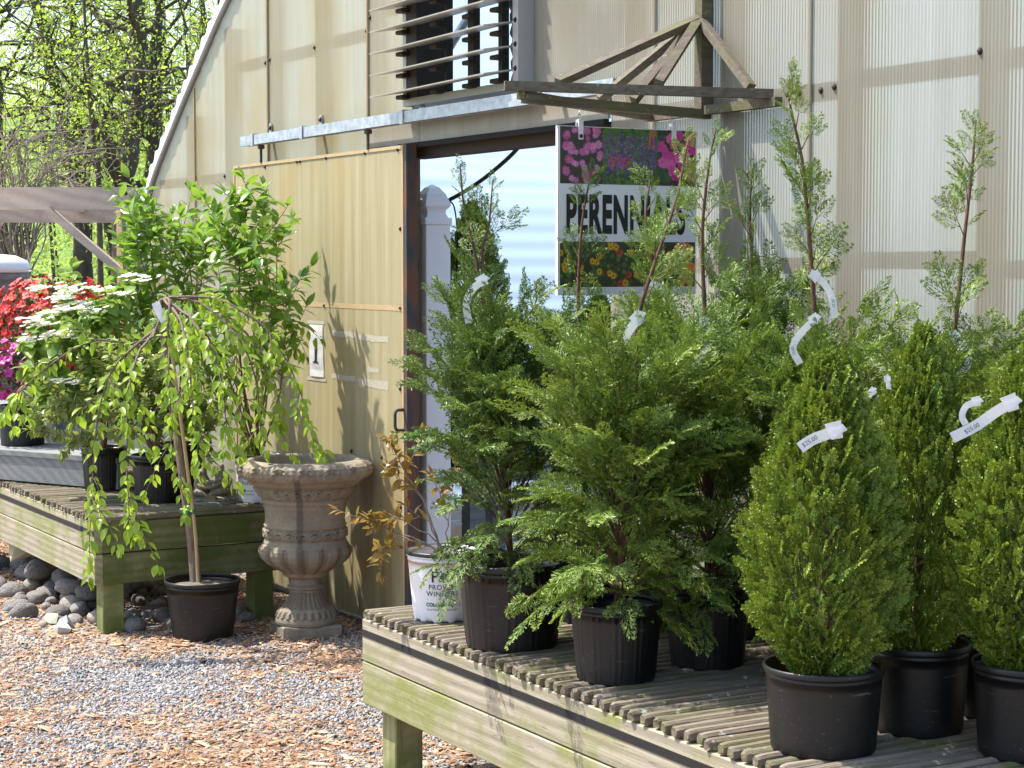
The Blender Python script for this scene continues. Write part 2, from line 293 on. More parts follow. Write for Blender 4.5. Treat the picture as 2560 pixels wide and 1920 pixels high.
WEIGELA = [[(2.673, -0.916, 0.67), (2.697, -0.969, 0.719), (2.648, -1.05, 0.755), (2.617, -1.1, 0.784), (2.593, -1.141, 0.802)], [(2.673, -0.916, 0.67), (2.697, -0.969, 0.713), (2.649, -1.05, 0.743), (2.628, -1.093, 0.702), (2.626, -1.105, 0.631)], [(2.673, -0.916, 0.67), (2.702, -0.958, 0.737), (2.678, -0.985, 0.855), (2.644, -1.034, 0.937), (2.625, -1.057, 1.008), (2.614, -1.074, 1.037)], [(2.673, -0.916, 0.67), (2.701, -0.958, 0.749), (2.671, -0.995, 0.866), (2.639, -1.045, 0.914), (2.62, -1.074, 0.949)], [(2.673, -0.916, 0.67), (2.719, -0.927, 0.737), (2.708, -0.934, 0.843), (2.685, -0.962, 0.925)], [(2.673, -0.916, 0.67), (2.708, -0.948, 0.725), (2.671, -1.008, 0.772), (2.631, -1.074, 0.808), (2.606, -1.121, 0.772)]]
RED_AZ = [-2.477, -0.597, 1.03]
MAG_AZ = [-1.576, -1.061, 0.65]
TREES = [([(-15.906, 3.641, 0.067), (-16.042, 3.659, 2.06), (-16.099, 3.622, 2.554), (-16.179, 3.532, 2.946), (-16.253, 3.48, 3.537), (-16.354, 3.379, 4.129), (-16.493, 3.235, 4.913), (-16.679, 3.053, 6.034), (-16.834, 2.965, 7.461)], 0.23, 0.15), ([(-16.914, 3.923, 0.276), (-17.055, 3.974, 2.596), (-17.107, 3.96, 3.196), (-17.163, 3.943, 3.827), (-17.214, 3.929, 4.417), (-17.265, 3.922, 5.054), (-17.371, 3.908, 6.381), (-17.437, 3.977, 7.814)], 0.14, 0.09), ([(-13.75, 3.392, 0.191), (-13.85, 3.476, 2.204), (-13.858, 3.497, 2.47), (-13.842, 3.595, 3.012), (-13.814, 3.709, 3.512), (-13.858, 3.707, 4.091), (-13.897, 3.708, 4.633), (-13.969, 3.732, 5.801), (-14.003, 3.859, 7.249)], 0.2, 0.24), ([(-14.531, 4.07, 0.378), (-14.652, 4.133, 2.512), (-14.666, 4.181, 3.079), (-14.707, 4.182, 3.645), (-14.744, 4.169, 4.041), (-14.725, 4.271, 4.578), (-14.775, 4.271, 5.262), (-14.796, 4.424, 6.727)], 0.2, 0.1), ([(-12.892, 2.912, 0.48), (-13.018, 2.942, 2.428), (-13.058, 2.919, 2.799), (-13.1, 2.892, 3.155), (-13.138, 2.882, 3.601), (-13.185, 2.868, 4.136), (-13.25, 2.859, 4.939), (-13.357, 2.843, 6.277)], 0.06, 0.035), ([(-18.841, 4.576, 0.174), (-18.979, 4.655, 2.679), (-19.007, 4.698, 3.385), (-19.04, 4.743, 4.187), (-19.091, 4.758, 4.99), (-19.122, 4.822, 5.907), (-19.174, 4.952, 7.627)], 0.05, 0.03), ([(-18.939, 6.382, -0.18), (-19.064, 6.433, 1.907), (-19.15, 6.434, 3.096), (-19.201, 6.497, 4.285), (-19.279, 6.514, 5.474), (-19.319, 6.598, 6.663), (-19.344, 6.784, 8.447)], 0.13, 0.09), ([(-17.167, 5.461, -0.057), (-17.274, 5.522, 1.881), (-17.319, 5.586, 2.985), (-17.339, 5.622, 3.537), (-17.392, 5.614, 4.2), (-17.467, 5.568, 4.862), (-17.529, 5.572, 5.746), (-17.632, 5.535, 6.85)], 0.05, 0.035), ([(-16.411, 2.753, 0.067), (-16.564, 2.782, 2.365), (-16.623, 2.757, 2.977), (-16.647, 2.8, 3.639), (-16.715, 2.779, 4.404), (-16.813, 2.806, 5.933)], 0.12, 0.08), ([(-24.495, 6.711, -0.489), (-24.649, 6.759, 1.97), (-24.751, 6.76, 3.372), (-24.767, 6.867, 4.423), (-24.791, 6.961, 5.474), (-24.925, 6.997, 7.576)], 0.08, 0.05)]
TWIGS = [[(-5.573, 0.071, 1.27), (-5.623, 0.034, 1.662), (-5.66, -0.009, 1.83), (-5.725, -0.102, 1.998)], [(-5.573, 0.071, 1.27), (-5.598, 0.085, 1.718), (-5.575, 0.169, 2.055), (-5.504, 0.322, 2.279), (-5.426, 0.471, 2.363)], [(-5.573, 0.071, 1.27), (-5.612, 0.06, 1.718), (-5.595, 0.148, 2.167), (-5.534, 0.307, 2.559), (-5.472, 0.433, 2.699)], [(-5.573, 0.071, 1.27), (-5.588, 0.111, 1.774), (-5.622, 0.098, 2.139), (-5.563, 0.226, 2.335), (-5.484, 0.375, 2.419)], [(-5.573, 0.071, 1.27), (-5.626, 0.036, 1.718), (-5.64, 0.076, 2.223), (-5.623, 0.131, 2.419), (-5.549, 0.283, 2.587)], [(-5.573, 0.071, 1.27), (-5.611, 0.076, 1.83), (-5.568, 0.197, 2.167), (-5.459, 0.394, 2.223), (-5.391, 0.516, 2.237)], [(-5.573, 0.071, 1.27), (-5.62, 0.032, 1.606), (-5.652, 0.019, 1.942), (-5.694, -0.022, 2.195), (-5.734, -0.064, 2.419)], [(-5.573, 0.071, 1.27), (-5.595, 0.083, 1.662), (-5.593, 0.13, 1.998), (-5.541, 0.246, 2.195), (-5.436, 0.445, 2.307), (-5.388, 0.547, 2.433)], [(-5.573, 0.071, 1.27), (-5.612, 0.06, 1.718), (-5.639, 0.06, 2.083), (-5.633, 0.104, 2.335), (-5.616, 0.159, 2.531)], [(-5.573, 0.071, 1.27), (-5.616, 0.046, 1.662), (-5.569, 0.165, 1.942), (-5.493, 0.316, 2.083), (-5.433, 0.411, 1.998)], [(-5.573, 0.071, 1.27), (-5.632, 0.039, 1.83), (-5.674, -0.001, 2.083), (-5.64, 0.109, 2.475), (-5.568, 0.261, 2.671)], [(-5.573, 0.071, 1.27), (-5.64, 0.012, 1.718), (-5.683, -0.028, 1.998), (-5.671, 0.029, 2.279), (-5.653, 0.083, 2.447)]]
VIBFLOWERS = [(-0.795, -1.039, 1.397), (-0.752, -1.07, 1.362), (-0.753, -0.969, 1.37), (-0.676, -1.038, 1.35), (-0.725, -0.923, 1.342), (-0.768, -0.787, 1.413), (-0.832, -0.689, 1.476), (-0.862, -0.698, 1.494), (-0.658, -1.215, 1.312), (-0.661, -1.223, 1.286), (-0.677, -1.151, 1.288), (-0.691, -1.081, 1.229), (-0.713, -1.12, 1.233), (-0.824, -0.882, 1.44), (-0.763, -1.085, 1.397), (-0.834, -0.999, 1.448), (-0.774, -0.999, 1.427), (-0.666, -1.241, 1.215), (-0.682, -1.165, 1.24), (-0.572, -1.101, 1.03), (-0.451, -0.775, 1.124), (-0.719, -1.117, 1.336), (-0.959, -1.12, 1.437)]
TAGS = [
    ('curled white strip on the stem of the dark cedar by the white pot', [(3.122, -1.033, 1.503), (3.11, -1.057, 1.48), (3.104, -1.072, 1.442), (3.11, -1.067, 1.39)], 0.02, 0),
    ('folded white strip half hidden on the bright cedar with the bare leader', [(3.738, -0.934, 1.415), (3.728, -0.956, 1.383), (3.719, -0.976, 1.344), (3.717, -0.984, 1.31)], 0.022, 0),
    ('white strip wrapped round the stem of the cedar at the sign edge', [(3.632, -0.657, 1.398), (3.637, -0.653, 1.354), (3.633, -0.666, 1.313), (3.621, -0.692, 1.277)], 0.018, 0),
    ('upper white strip hanging on the tall cedar by the wall', [(3.846, -0.468, 1.52), (3.86, -0.447, 1.495), (3.87, -0.433, 1.459), (3.875, -0.431, 1.414)], 0.018, 2),
    ('lower twisted white strip on the tall cedar by the wall', [(3.866, -0.488, 1.409), (3.852, -0.516, 1.379), (3.843, -0.537, 1.339), (3.854, -0.522, 1.299)], 0.018, 2),
    ('small crossed white strip on the cedar in front of the sign', [(3.187, -0.515, 1.491), (3.195, -0.501, 1.488), (3.206, -0.483, 1.48)], 0.018, 0),
    ('white strip on the sparse leader behind the arborvitae', [(4.14, -0.274, 1.374), (4.156, -0.25, 1.345), (4.161, -0.247, 1.306), (4.15, -0.269, 1.272)], 0.017, 0),
    ('flat strip marked 25.00 across the scuffed pot arborvitae', [(4.531, -0.967, 1.201), (4.521, -0.985, 1.193), (4.509, -1.008, 1.183), (4.497, -1.03, 1.166)], 0.024, 1),
    ('narrow curled strip on the darker arborvitae', [(4.45, -0.796, 1.273), (4.443, -0.811, 1.247), (4.444, -0.813, 1.212), (4.454, -0.801, 1.182)], 0.011, 0),
    ('long straight strip marked 25.00 on the bench end arborvitae', [(4.717, -0.653, 1.259), (4.703, -0.679, 1.242), (4.684, -0.716, 1.213), (4.661, -0.76, 1.188)], 0.023, 1),
    ('looped white strip behind the long strip on the bench end arborvitae', [(4.622, -0.658, 1.257), (4.612, -0.676, 1.248), (4.609, -0.684, 1.227), (4.614, -0.678, 1.209)], 0.014, 0),
    ('crumpled white strip low on the feathery cedar behind', [(2.95, -0.647, 1.342), (2.942, -0.663, 1.328), (2.934, -0.679, 1.309)], 0.02, 0),
    ('tiny white strip tip on the darker arborvitae', [(4.449, -0.753, 1.299), (4.451, -0.752, 1.289), (4.452, -0.751, 1.278)], 0.01, 0),
]
# ------------------------------------------------------------------ materials
M_ = {}
M_['fascia'] = wood('weathered_board', (.25, .215, .155), (.41, .365, .27), 0, (.19, .22, .045), .45, 4.)
M_['fasciaY'] = wood('weathered_board_y', (.15, .15, .065), (.24, .23, .11), 1, (.07, .095, .012), .75, 4.)
M_['legwood'] = wood('weathered_leg', (.22, .22, .10), (.33, .32, .16), 2, (.10, .13, .02), .7, 4.)
M_['slat'] = wood('weathered_slat', (.07, .056, .042), (.29, .24, .18), 1, (.10, .11, .025), .40, 6., lich=.8, bumps=.8, rough=.95, wvw=.15)
M_['bracket'] = wood('grey_bracket_wood', (.07, .056, .04), (.19, .16, .12), 1, (.12, .13, .04), .35, 6., lich=.4, wvw=.05)
M_['pine'] = wood('pine_timber', (.42, .32, .24), (.54, .43, .33), 1, (.3, .26, .22), .1, 2., dark=(.25, .18, .13), bumps=.1)
M_['pineZ'] = wood('pine_post', (.22, .15, .09), (.34, .24, .15), 2, (.2, .18, .15), .1, 3.5, bumps=.1)
M_['greydeck'] = wood('grey_deck_paint', (.17, .18, .18), (.25, .26, .26), 1, (.15, .16, .15), .15, 3., bumps=.15)
M_['stud'] = wood('stud_wood', (.13, .09, .055), (.22, .16, .10), 2, (.2, .17, .12), .1, 4.)
M_['bark'] = None
def bark(name, a, b, sc_=9.):
    g = G(name); v = g.coord(); n = g.noise(g.mapping(v, (sc_*2, sc_*2, sc_*.5)), 1., 6., .7)
    n2 = g.noise(v, 2., 3.)
    col = g.mix(g.mapr(n, .3, .7), a, b); col = g.mix(g.mapr(n2, .55, .7, 0, .5), col, (.12, .13, .08))
    return g.done(g.bsdf(Base_Color=col, Roughness=.9, Normal=g.bump(n, .6, .02)))
M_['bark'] = bark('tree_bark', (.035, .026, .019), (.11, .088, .065), 7.)
M_['twig'] = bark('twig_bark', (.10, .07, .045), (.24, .17, .11), 40.)
M_['redstem'] = bark('cedar_stem', (.07, .036, .02), (.19, .10, .06), 40.)
M_['cherrybark'] = bark('cherry_bark', (.11, .075, .055), (.27, .20, .155), 30.)
M_['deadtwig'] = bark('pale_twig', (.20, .16, .12), (.38, .32, .25), 30.)

def poly(name, c1, c2, stain, trans, flute=True, grime=0.):
    g = G(name); v = g.coord()
    sx = g.n('SeparateXYZ', None, Vector=v)
    streak = g.noise(g.mapping(v, (9, 9, .35)), 2., 4., .6)
    fine = g.noise(g.mapping(v, (60, 60, .8)), 2., 3., .6)
    big = g.noise(g.mapping(v, (1.6, 1., .8)), 1.4, 3.)
    col = g.mix(g.mapr(streak, .35, .7), c1, c2)
    col = g.mix(g.math('MULTIPLY', g.mapr(big, .48, .72), .8), col, stain)
    col = g.mix(g.math('MULTIPLY', g.mapr(fine, .6, .74), .35), col, tuple(min(1, x*1.25) for x in c2))
    if grime:
        z = g.n('SeparateXYZ', None, out=2, Vector=v)
        gz = g.math('MULTIPLY', g.mapr(z, .75, .0), g.mapr(g.noise(g.mapping(v, (12, 12, 1.5)), 1., 4.), .3, .65))
        col = g.mix(g.math('MULTIPLY', gz, grime), col, (.16, .12, .06))
    kw = {}
    fl = g.math('SINE', g.math('MULTIPLY', g.n('SeparateXYZ', None, out=0, Vector=v), 2*math.pi/.0135))
    nrm = g.bump(fl, .35 if flute else .08, .0012)
    col = g.mix(g.mapr(fl, -1., 1., 0., .16 if flute else .05), col, tuple(x*.5 for x in c1))
    d = g.bsdf(Base_Color=col, Roughness=.38, Specular_IOR_Level=.35, Normal=nrm)
    t = g.n('BsdfTranslucent', None, Color=col)
    r = g.n('BsdfRefraction', None, Color=g.mix(.6, (1, 1, 1), col), Roughness=.16, IOR=1.3, Normal=nrm)
    return g.done(g.mixs(trans, g.mixs(.3, d, t), r))
M_['poly'] = poly('twinwall_sheet', (.69, .66, .54), (.79, .765, .66), (.70, .61, .42), .58)
M_['polyL'] = poly('twinwall_sheet_aged', (.72, .67, .48), (.82, .77, .60), (.72, .57, .27), .52, False)
M_['polydoor'] = poly('door_sheet', (.52, .45, .26), (.70, .62, .40), (.60, .44, .17), .14, False, .75)
def film():
    g = G('roof_film'); v = g.coord(); n = g.noise(g.mapping(v, (1, .25, 5)), 1.2, 3.)
    col = g.mix(n, (.30, .41, .54), (.39, .50, .63))
    d = g.bsdf(Base_Color=col, Roughness=.25, Specular_IOR_Level=.5); t = g.n('BsdfTranslucent', None, Color=col)
    return g.done(g.mixs(.6, d, t))
M_['film'] = film()
def corr():
    g = G('corrugated_edge'); d = g.bsdf(Base_Color=(.72, .78, .84), Roughness=.3); t = g.n('BsdfTranslucent', None, Color=(.75, .82, .9))
    return g.done(g.mixs(.4, d, t))
M_['corr'] = corr()
def galv():
    g = G('galvanised_steel'); v = g.coord(); n = g.n('TexVoronoi', None, Vector=g.mapping(v, (60, 60, 30)), Scale=1.6)
    n2 = g.noise(v, 30., 4.)
    col = g.mix(g.mapr(n2, .35, .7), (.36, .40, .45), (.56, .60, .65))
    return g.done(g.bsdf(Base_Color=col, Metallic=.55, Roughness=.48, Normal=g.bump(n2, .1, .002)))
M_['galv'] = galv()
M_['alu'] = plain('aluminium_frame', (.42, .42, .41), .5, .4)
M_['blade'] = plain('louver_blade', (.55, .52, .46), .45, .3, 20., .2)
M_['darkmetal'] = plain('dark_weathered_metal', (.06, .052, .042), .7, .2, 18., .35)
def rust():
    g = G('rusty_steel'); v = g.coord(); n = g.noise(g.mapping(v, (14, 14, 4)), 1.5, 5.)
    col = g.mix(g.mapr(n, .42, .6), (.05, .055, .06), (.16, .065, .03))
    return g.done(g.bsdf(Base_Color=col, Roughness=.7, Metallic=.2))
M_['rust'] = rust()
M_['rusttrim'] = plain('stained_trim', (.55, .40, .22), .6, 0, 25., .3)
M_['darkwood'] = plain('dark_header_wood', (.045, .028, .018), .85, 0, 20., .3)
M_['brush'] = plain('black_brush_seal', (.012, .011, .010), .95)
M_['headergrey'] = poly('header_sheet', (.46, .44, .38), (.56, .54, .47), (.40, .35, .27), .12, False)
M_['screw'] = plain('screw_head', (.05, .03, .025), .6, .3)
M_['vinyl'] = plain('white_vinyl', (.88, .87, .90), .35, 0, 8., .03)
M_['white'] = plain('white_plastic', (.82, .82, .85), .4, 0, 15., .04)
def paper():
    g = G('white_paper'); n = g.noise(g.coord(), 12., 2.); col = g.mix(n, (.84, .85, .88), (.90, .90, .92))
    return g.done(g.mixs(.42, g.bsdf(Base_Color=col, Roughness=.55), g.n('BsdfTranslucent', None, Color=col)))
M_['paper'] = paper()
M_['ink'] = plain('black_ink', (.008, .008, .009), .5, 0, 5., 0.)
M_['greyink'] = plain('grey_ink', (.14, .13, .20), .6, 0, 5., 0.)
M_['greenink'] = plain('green_ink', (.015, .13, .06), .5, 0, 5., 0.)
M_['tape'] = plain('tape_residue', (.62, .56, .44), .5, 0, 120., .5, bump=.3)
def potmat(name, a, rough=.42):
    g = G(name); v = g.coord(); n = g.noise(v, 7., 5.); s = g.noise(g.mapping(v, (4, 4, 30)), 3., 4.)
    sp = g.noise(v, 130., 2.)
    col = g.mix(g.math('MULTIPLY', g.mapr(n, .45, .75), .5), a, (.016, .0135, .0125))
    col = g.mix(g.math('MULTIPLY', g.mapr(sp, .66, .74), g.mapr(n, .4, .6, 0, .3)), col, (.25, .22, .2))
    col = g.mix(g.math('MULTIPLY', g.mapr(s, .67, .73), .25), col, (.3, .28, .26))
    return g.done(g.bsdf(Base_Color=col, Roughness=g.mapr(n, .3, .7, rough-.06, rough+.14), Normal=g.bump(n, .05, .004)))
M_['pot'] = potmat('black_nursery_plastic', (.0045, .0045, .005))
M_['potblue'] = potmat('blueblack_nursery_plastic', (.0042, .0052, .0075))
M_['soil'] = plain('bark_soil', (.15, .09, .05), .95, 0, 90., .45, bump=1.)
M_['soilgrey'] = plain('gritty_soil', (.20, .17, .12), .95, 0, 120., .45, bump=1.)
M_['thuja'] = leafmat('cedar_spray', (.030, .10, .016), (.10, .205, .024), (.33, .40, .065), .20, .44, .4)
M_['thujadark'] = leafmat('cedar_spray_dark', (.014, .06, .014), (.05, .13, .022), (.26, .34, .055), .16, .44, .4)
M_['arb'] = leafmat('arborvitae_spray', (.024, .088, .010), (.095, .19, .02), (.36, .43, .055), .20, .44, .4)
M_['cherry'] = leafmat('cherry_leaf', (.19, .36, .03), (.36, .52, .05), (.46, .55, .08), .5, .36)
M_['laurel'] = leafmat('laurel_leaf', (.10, .23, .03), (.22, .39, .05), (.36, .50, .08), .4, .26, .7)
M_['vib'] = leafmat('viburnum_leaf', (.12, .25, .06), (.30, .44, .09), (.38, .46, .10), .4, .38)
M_['smallleaf'] = leafmat('small_shrub_leaf', (.13, .23, .05), (.28, .38, .09), (.34, .28, .12), .38, .4)
M_['bronze'] = leafmat('bronze_leaf', (.25, .11, .025), (.36, .20, .045), (.26, .28, .06), .4, .35)
M_['darkleaf'] = leafmat('dark_small_leaf', (.02, .045, .012), (.06, .10, .025), (.14, .19, .05), .2, .35)
M_['maroon'] = leafmat('maroon_leaf', (.07, .012, .016), (.14, .03, .03), (.12, .05, .03), .3, .4)
M_['redflower'] = leafmat('red_petal', (.42, .006, .006), (.60, .018, .010), (.62, .04, .02), .2, .55)
M_['magflower'] = leafmat('magenta_petal', (.36, .008, .19), (.50, .02, .28), (.6, .08, .4), .2, .5)
M_['whiteflower'] = leafmat('white_petal', (.75, .74, .66), (.82, .82, .76), (.8, .8, .7), .3, .5)
M_['treeleaf'] = leafmat('spring_tree_leaf', (.24, .40, .05), (.42, .56, .09), (.50, .60, .12), .55, .45)
M_['woodsleaf'] = leafmat('woodland_leaf', (.25, .42, .07), (.44, .58, .12), (.5, .6, .16), .5, .5)
def stonemat(name, a, b, c, dirt=0., bmp=.2):
    g = G(name); v = g.coord(); t = g.math('FRACT', g.math('ADD', g.attr('tint'), g.rand()))
    col = g.mix(g.mapr(t, .0, .6), a, b); col = g.mix(g.mapr(t, .75, .95), col, c)
    col = g.mix(g.math('MULTIPLY', g.noise(v, 35., 4.), .4), col, tuple(x*.5 for x in a)); col = g.mix(g.mapr(g.noise(v, 2.6, 5., .7), .5, .68, 0., dirt), col, (.15, .095, .06))
    return g.done(g.bsdf(Base_Color=col, Roughness=.8, Normal=g.bump(g.noise(v, 5. if dirt else 60., 6., .65), bmp, .003 if not dirt else .25)))
M_['river'] = stonemat('river_stone', (.17, .155, .14), (.34, .32, .30), (.48, .43, .34), .55, .5)
M_['gravel'] = stonemat('crushed_gravel', (.13, .13, .135), (.36, .355, .36), (.56, .54, .52))
M_['chip'] = stonemat('mulch_chip', (.25, .12, .06), (.50, .31, .18), (.66, .52, .36))

# ------------------------------------------------------------------ ground
def groundmat():
    g = G('gravel_and_mulch'); v = g.coord()
    fine = g.n('TexVoronoi', {'feature': 'F1'}, out=1, Vector=v, Scale=95.)
    dist = g.n('TexVoronoi', {'feature': 'F1'}, Vector=v, Scale=95.)
    fr = g.n('SeparateColor', None, Color=fine)
    grey = g.mix(fr, (.13, .125, .12), (.38, .38, .40))
    brown = g.mix(g.noise(g.mapping(v, (30, 55, 40)), 1., 5., .7), (.11, .06, .03), (.36, .20, .10))
    m = g.noise(v, 1.3, 6., .7)
    col = g.mix(g.mapr(m, .42, .56), grey, brown)
    far = g.n('VectorMath', {'operation': 'LENGTH'}, out=1, i0=v)
    col = g.mix(g.mapr(far, 9., 14.), col, g.mix(g.noise(v, 2.), (.06, .08, .03), (.13, .10, .05)))
    return g.done(g.bsdf(Base_Color=col, Roughness=.95, Normal=g.bump(g.math('SUBTRACT', 1., dist), .6, .006)))
nx = np.unique(np.concatenate([np.linspace(-600, -5, 24), np.linspace(-5, 8, 90), np.linspace(8, 600, 20)]))
ny = np.unique(np.concatenate([np.linspace(-600, -4, 20), np.linspace(-4, 3, 60), np.linspace(3, 600, 24)]))
gx, gy = np.meshgrid(nx, ny, indexing='ij')
nf = scatter_noise(3)
def gz(x, y):
    x = np.asarray(x, float); y = np.asarray(y, float)
    near = np.clip(1-np.hypot(x, y)/14, 0, 1)
    return (nf(x*1.3+90, y*1.3+90)-.5)*.022*near+(nf(x*5+90, y*5+90)-.5)*.010*near - .006
gv = np.stack([gx, gy, gz(gx, gy)], -1).reshape(-1, 3)
ii = np.arange(len(nx)-1)[:, None]*len(ny)+np.arange(len(ny)-1)[None]
ii = ii.ravel(); gf = np.stack([ii, ii+len(ny), ii+len(ny)+1, ii+1], 1)
o = obj('ground', gv, gf, groundmat(), smooth=True); o['kind'] = 'structure'

def in_view(p, margin=.16):
    v = p-CAM; z = v@FW; x = 4700*(v@RT)/z/2560; y = 4700*(v@UP)/z/1920
    return (np.abs(x) < .5+margin) & (y > -.5-margin) & (z > 1)
mulch = scatter_noise(11)
def mulchness(x, y):
    n = mulch(x*1.1+40, y*1.6+40)*.55+mulch(x*3.1+10, y*4+10)*.30+mulch(x*9, y*9)*.15
    bias = np.where(x < -.2, .12, 0)+np.where(y > -.55, .10, 0)-np.where((x > .8) & (y < -1.3), .02, 0)+np.where(y < -1.75, .10, 0)
    return n+bias
def rand_rot(n):
    q = rng.randn(n, 4); q /= np.linalg.norm(q, axis=1)[:, None]; a, b, c, d = q.T
    return np.stack([np.stack([1-2*(c*c+d*d), 2*(b*c-a*d), 2*(b*d+a*c)], -1), np.stack([2*(b*c+a*d), 1-2*(b*b+d*d), 2*(c*d-a*b)], -1), np.stack([2*(b*d-a*c), 2*(c*d+a*b), 1-2*(b*b+c*c)], -1)], 1)
PH = (1+5**.5)/2
ICO = unit(V(0, 1, PH))[1]*np.array([(-1, PH, 0), (1, PH, 0), (-1, -PH, 0), (1, -PH, 0), (0, -1, PH), (0, 1, PH), (0, -1, -PH), (0, 1, -PH), (PH, 0, -1), (PH, 0, 1), (-PH, 0, -1), (-PH, 0, 1)])
ICOF = np.array([(0, 11, 5), (0, 5, 1), (0, 1, 7), (0, 7, 10), (0, 10, 11), (1, 5, 9), (5, 11, 4), (11, 10, 2), (10, 7, 6), (7, 1, 8), (3, 9, 4), (3, 4, 2), (3, 2, 6), (3, 6, 8), (3, 8, 9), (4, 9, 5), (2, 4, 11), (6, 2, 10), (8, 6, 7), (9, 8, 1)])
OCT = np.array([(1, 0, 0), (-1, 0, 0), (0, 1, 0), (0, -1, 0), (0, 0, 1), (0, 0, -1)], float)*1.12+np.array([(.0, .3, .1), (.1, -.2, .2), (.3, 0, -.2), (-.25, .1, .1), (.2, .15, 0), (-.1, .2, 0)])
OCTF = np.array([(0, 2, 4), (2, 1, 4), (1, 3, 4), (3, 0, 4), (2, 0, 5), (1, 2, 5), (3, 1, 5), (0, 3, 5)])
def scatter(n, box, want, size, vb, fb, squash, name, mat, flat=False):
    p = np.stack([rng.uniform(box[0], box[1], n), rng.uniform(box[2], box[3], n)], 1)
    m = mulchness(p[:, 0], p[:, 1]); keep = want(m, p) & in_view(np.c_[p, np.zeros(n)])
    p = p[keep]; n = len(p); s = size*np.clip(np.exp(rng.randn(n)*.35), .4, 1.75)
    R = rand_rot(n)
    if flat:
        a = rng.uniform(0, 2*np.pi, n); ca, sa = np.cos(a), np.sin(a); t1 = rng.randn(n)*.16; t2 = rng.randn(n)*.16; z0 = np.zeros(n); o1 = np.ones(n)
        Rz = np.stack([np.stack([ca, -sa, z0], -1), np.stack([sa, ca, z0], -1), np.stack([z0, z0, o1], -1)], 1)
        Rx = np.stack([np.stack([o1, z0, t2], -1), np.stack([z0, o1, -t1], -1), np.stack([-t2, t1, o1], -1)], 1); R = Rx@Rz
    k = len(vb); loc = vb[None]*np.exp(rng.randn(n, k, 1)*(.05 if flat else .14))*np.exp(rng.randn(n, 1, 3)*.22)*squash
    vs = np.einsum('nij,nkj->nki', R, loc)*s[:, None, None]
    vs[:, :, 2] += gz(p[:, 0], p[:, 1])[:, None]+(s*.22 if not flat else rng.uniform(.003, .011, n))[:, None]
    vs[:, :, :2] += p[:, None, :]
    f = (fb[None]+np.arange(n)[:, None, None]*k).reshape(-1, fb.shape[1])
    tint = np.repeat(rng.rand(n), k)
    o = obj(name, vs.reshape(-1, 3), f, mat, attrs={'tint': tint}, kind='stuff')
    return o
o = scatter(132000, (-2.6, 3.6, -2.5, -.02), lambda m, p: m < .55+rng.randn(len(m))*.13, .0054, OCT, OCTF, np.array([1, 1, .75]), 'gravel', M_['gravel'])
tag(o, 'bluish grey crushed gravel strewn over the yard', 'gravel')
CH = np.array([(-1, -.32, -.06), (.9, -.4, -.06), (1.1, .3, -.06), (-.8, .38, -.06), (-.9, -.3, .06), (.8, -.36, .1), (1, .26, .08), (-.85, .3, .06)])
CHF = np.array([(4, 5, 6, 7), (0, 1, 5, 4), (1, 2, 6, 5), (2, 3, 7, 6), (3, 0, 4, 7)])
o = scatter(44000, (-3.2, 3.6, -2.6, -.02), lambda m, p: m > .49+rng.randn(len(m))*.13, .0092, CH, CHF, np.array([1, 1, 1]), 'mulch_chips', M_['chip'], True)
tag(o, 'orange brown wood chips scattered across the gravel', 'mulch')
o = scatter(1500, (-3., 3.4, -2.6, -.02), lambda m, p: m > .40+rng.randn(len(m))*.1, .021, CH*np.array([1, .9, .8]), CHF, np.array([1, 1, 1]), 'bark_pieces', M_['chip'], True)
tag(o, 'larger pale bark pieces lying among the chips', 'mulch')
# fine fibres and dead needles
SH = CH*np.array([2.2, .16, .5])
o = scatter(16000, (-3., 3.4, -2.6, -.02), lambda m, p: m > .44+rng.randn(len(m))*.08, .010, SH, CHF[:3], np.array([1, 1, 1]), 'bark_fibres', M_['chip'], True)
tag(o, 'thin reddish bark shreds littering the gravel', 'litter')

# hills behind the wood
hx = np.linspace(-1, 1, 60); hr = np.linspace(0, 1, 10)
hv = []; hn = scatter_noise(21)
for r in hr:
    for a in hx:
        ang = math.atan2(FH[1], FH[0])+a*1.35; d = 90+r*110
        hv.append((CAM[0]+math.cos(ang)*d, CAM[1]+math.sin(ang)*d, -1+(13+6*hn(np.array(a*6+20), np.array(3.)))*math.sin(min(1, r*1.15)*math.pi/2)))
hf = np.array([(i*60+j, i*60+j+1, (i+1)*60+j+1, (i+1)*60+j) for i in range(9) for j in range(59)])
def hillmat():
    g = G('wooded_hill'); v = g.coord(); n = g.noise(v, .5, 6., .7)
    return g.done(g.bsdf(Base_Color=g.mix(g.mapr(n, .35, .65), (.12, .24, .04), (.24, .40, .07)), Roughness=.9, Normal=g.bump(n, 1., 2.)))
o = obj('hills', np.array(hv), hf, hillmat(), smooth=True); o['kind'] = 'structure'
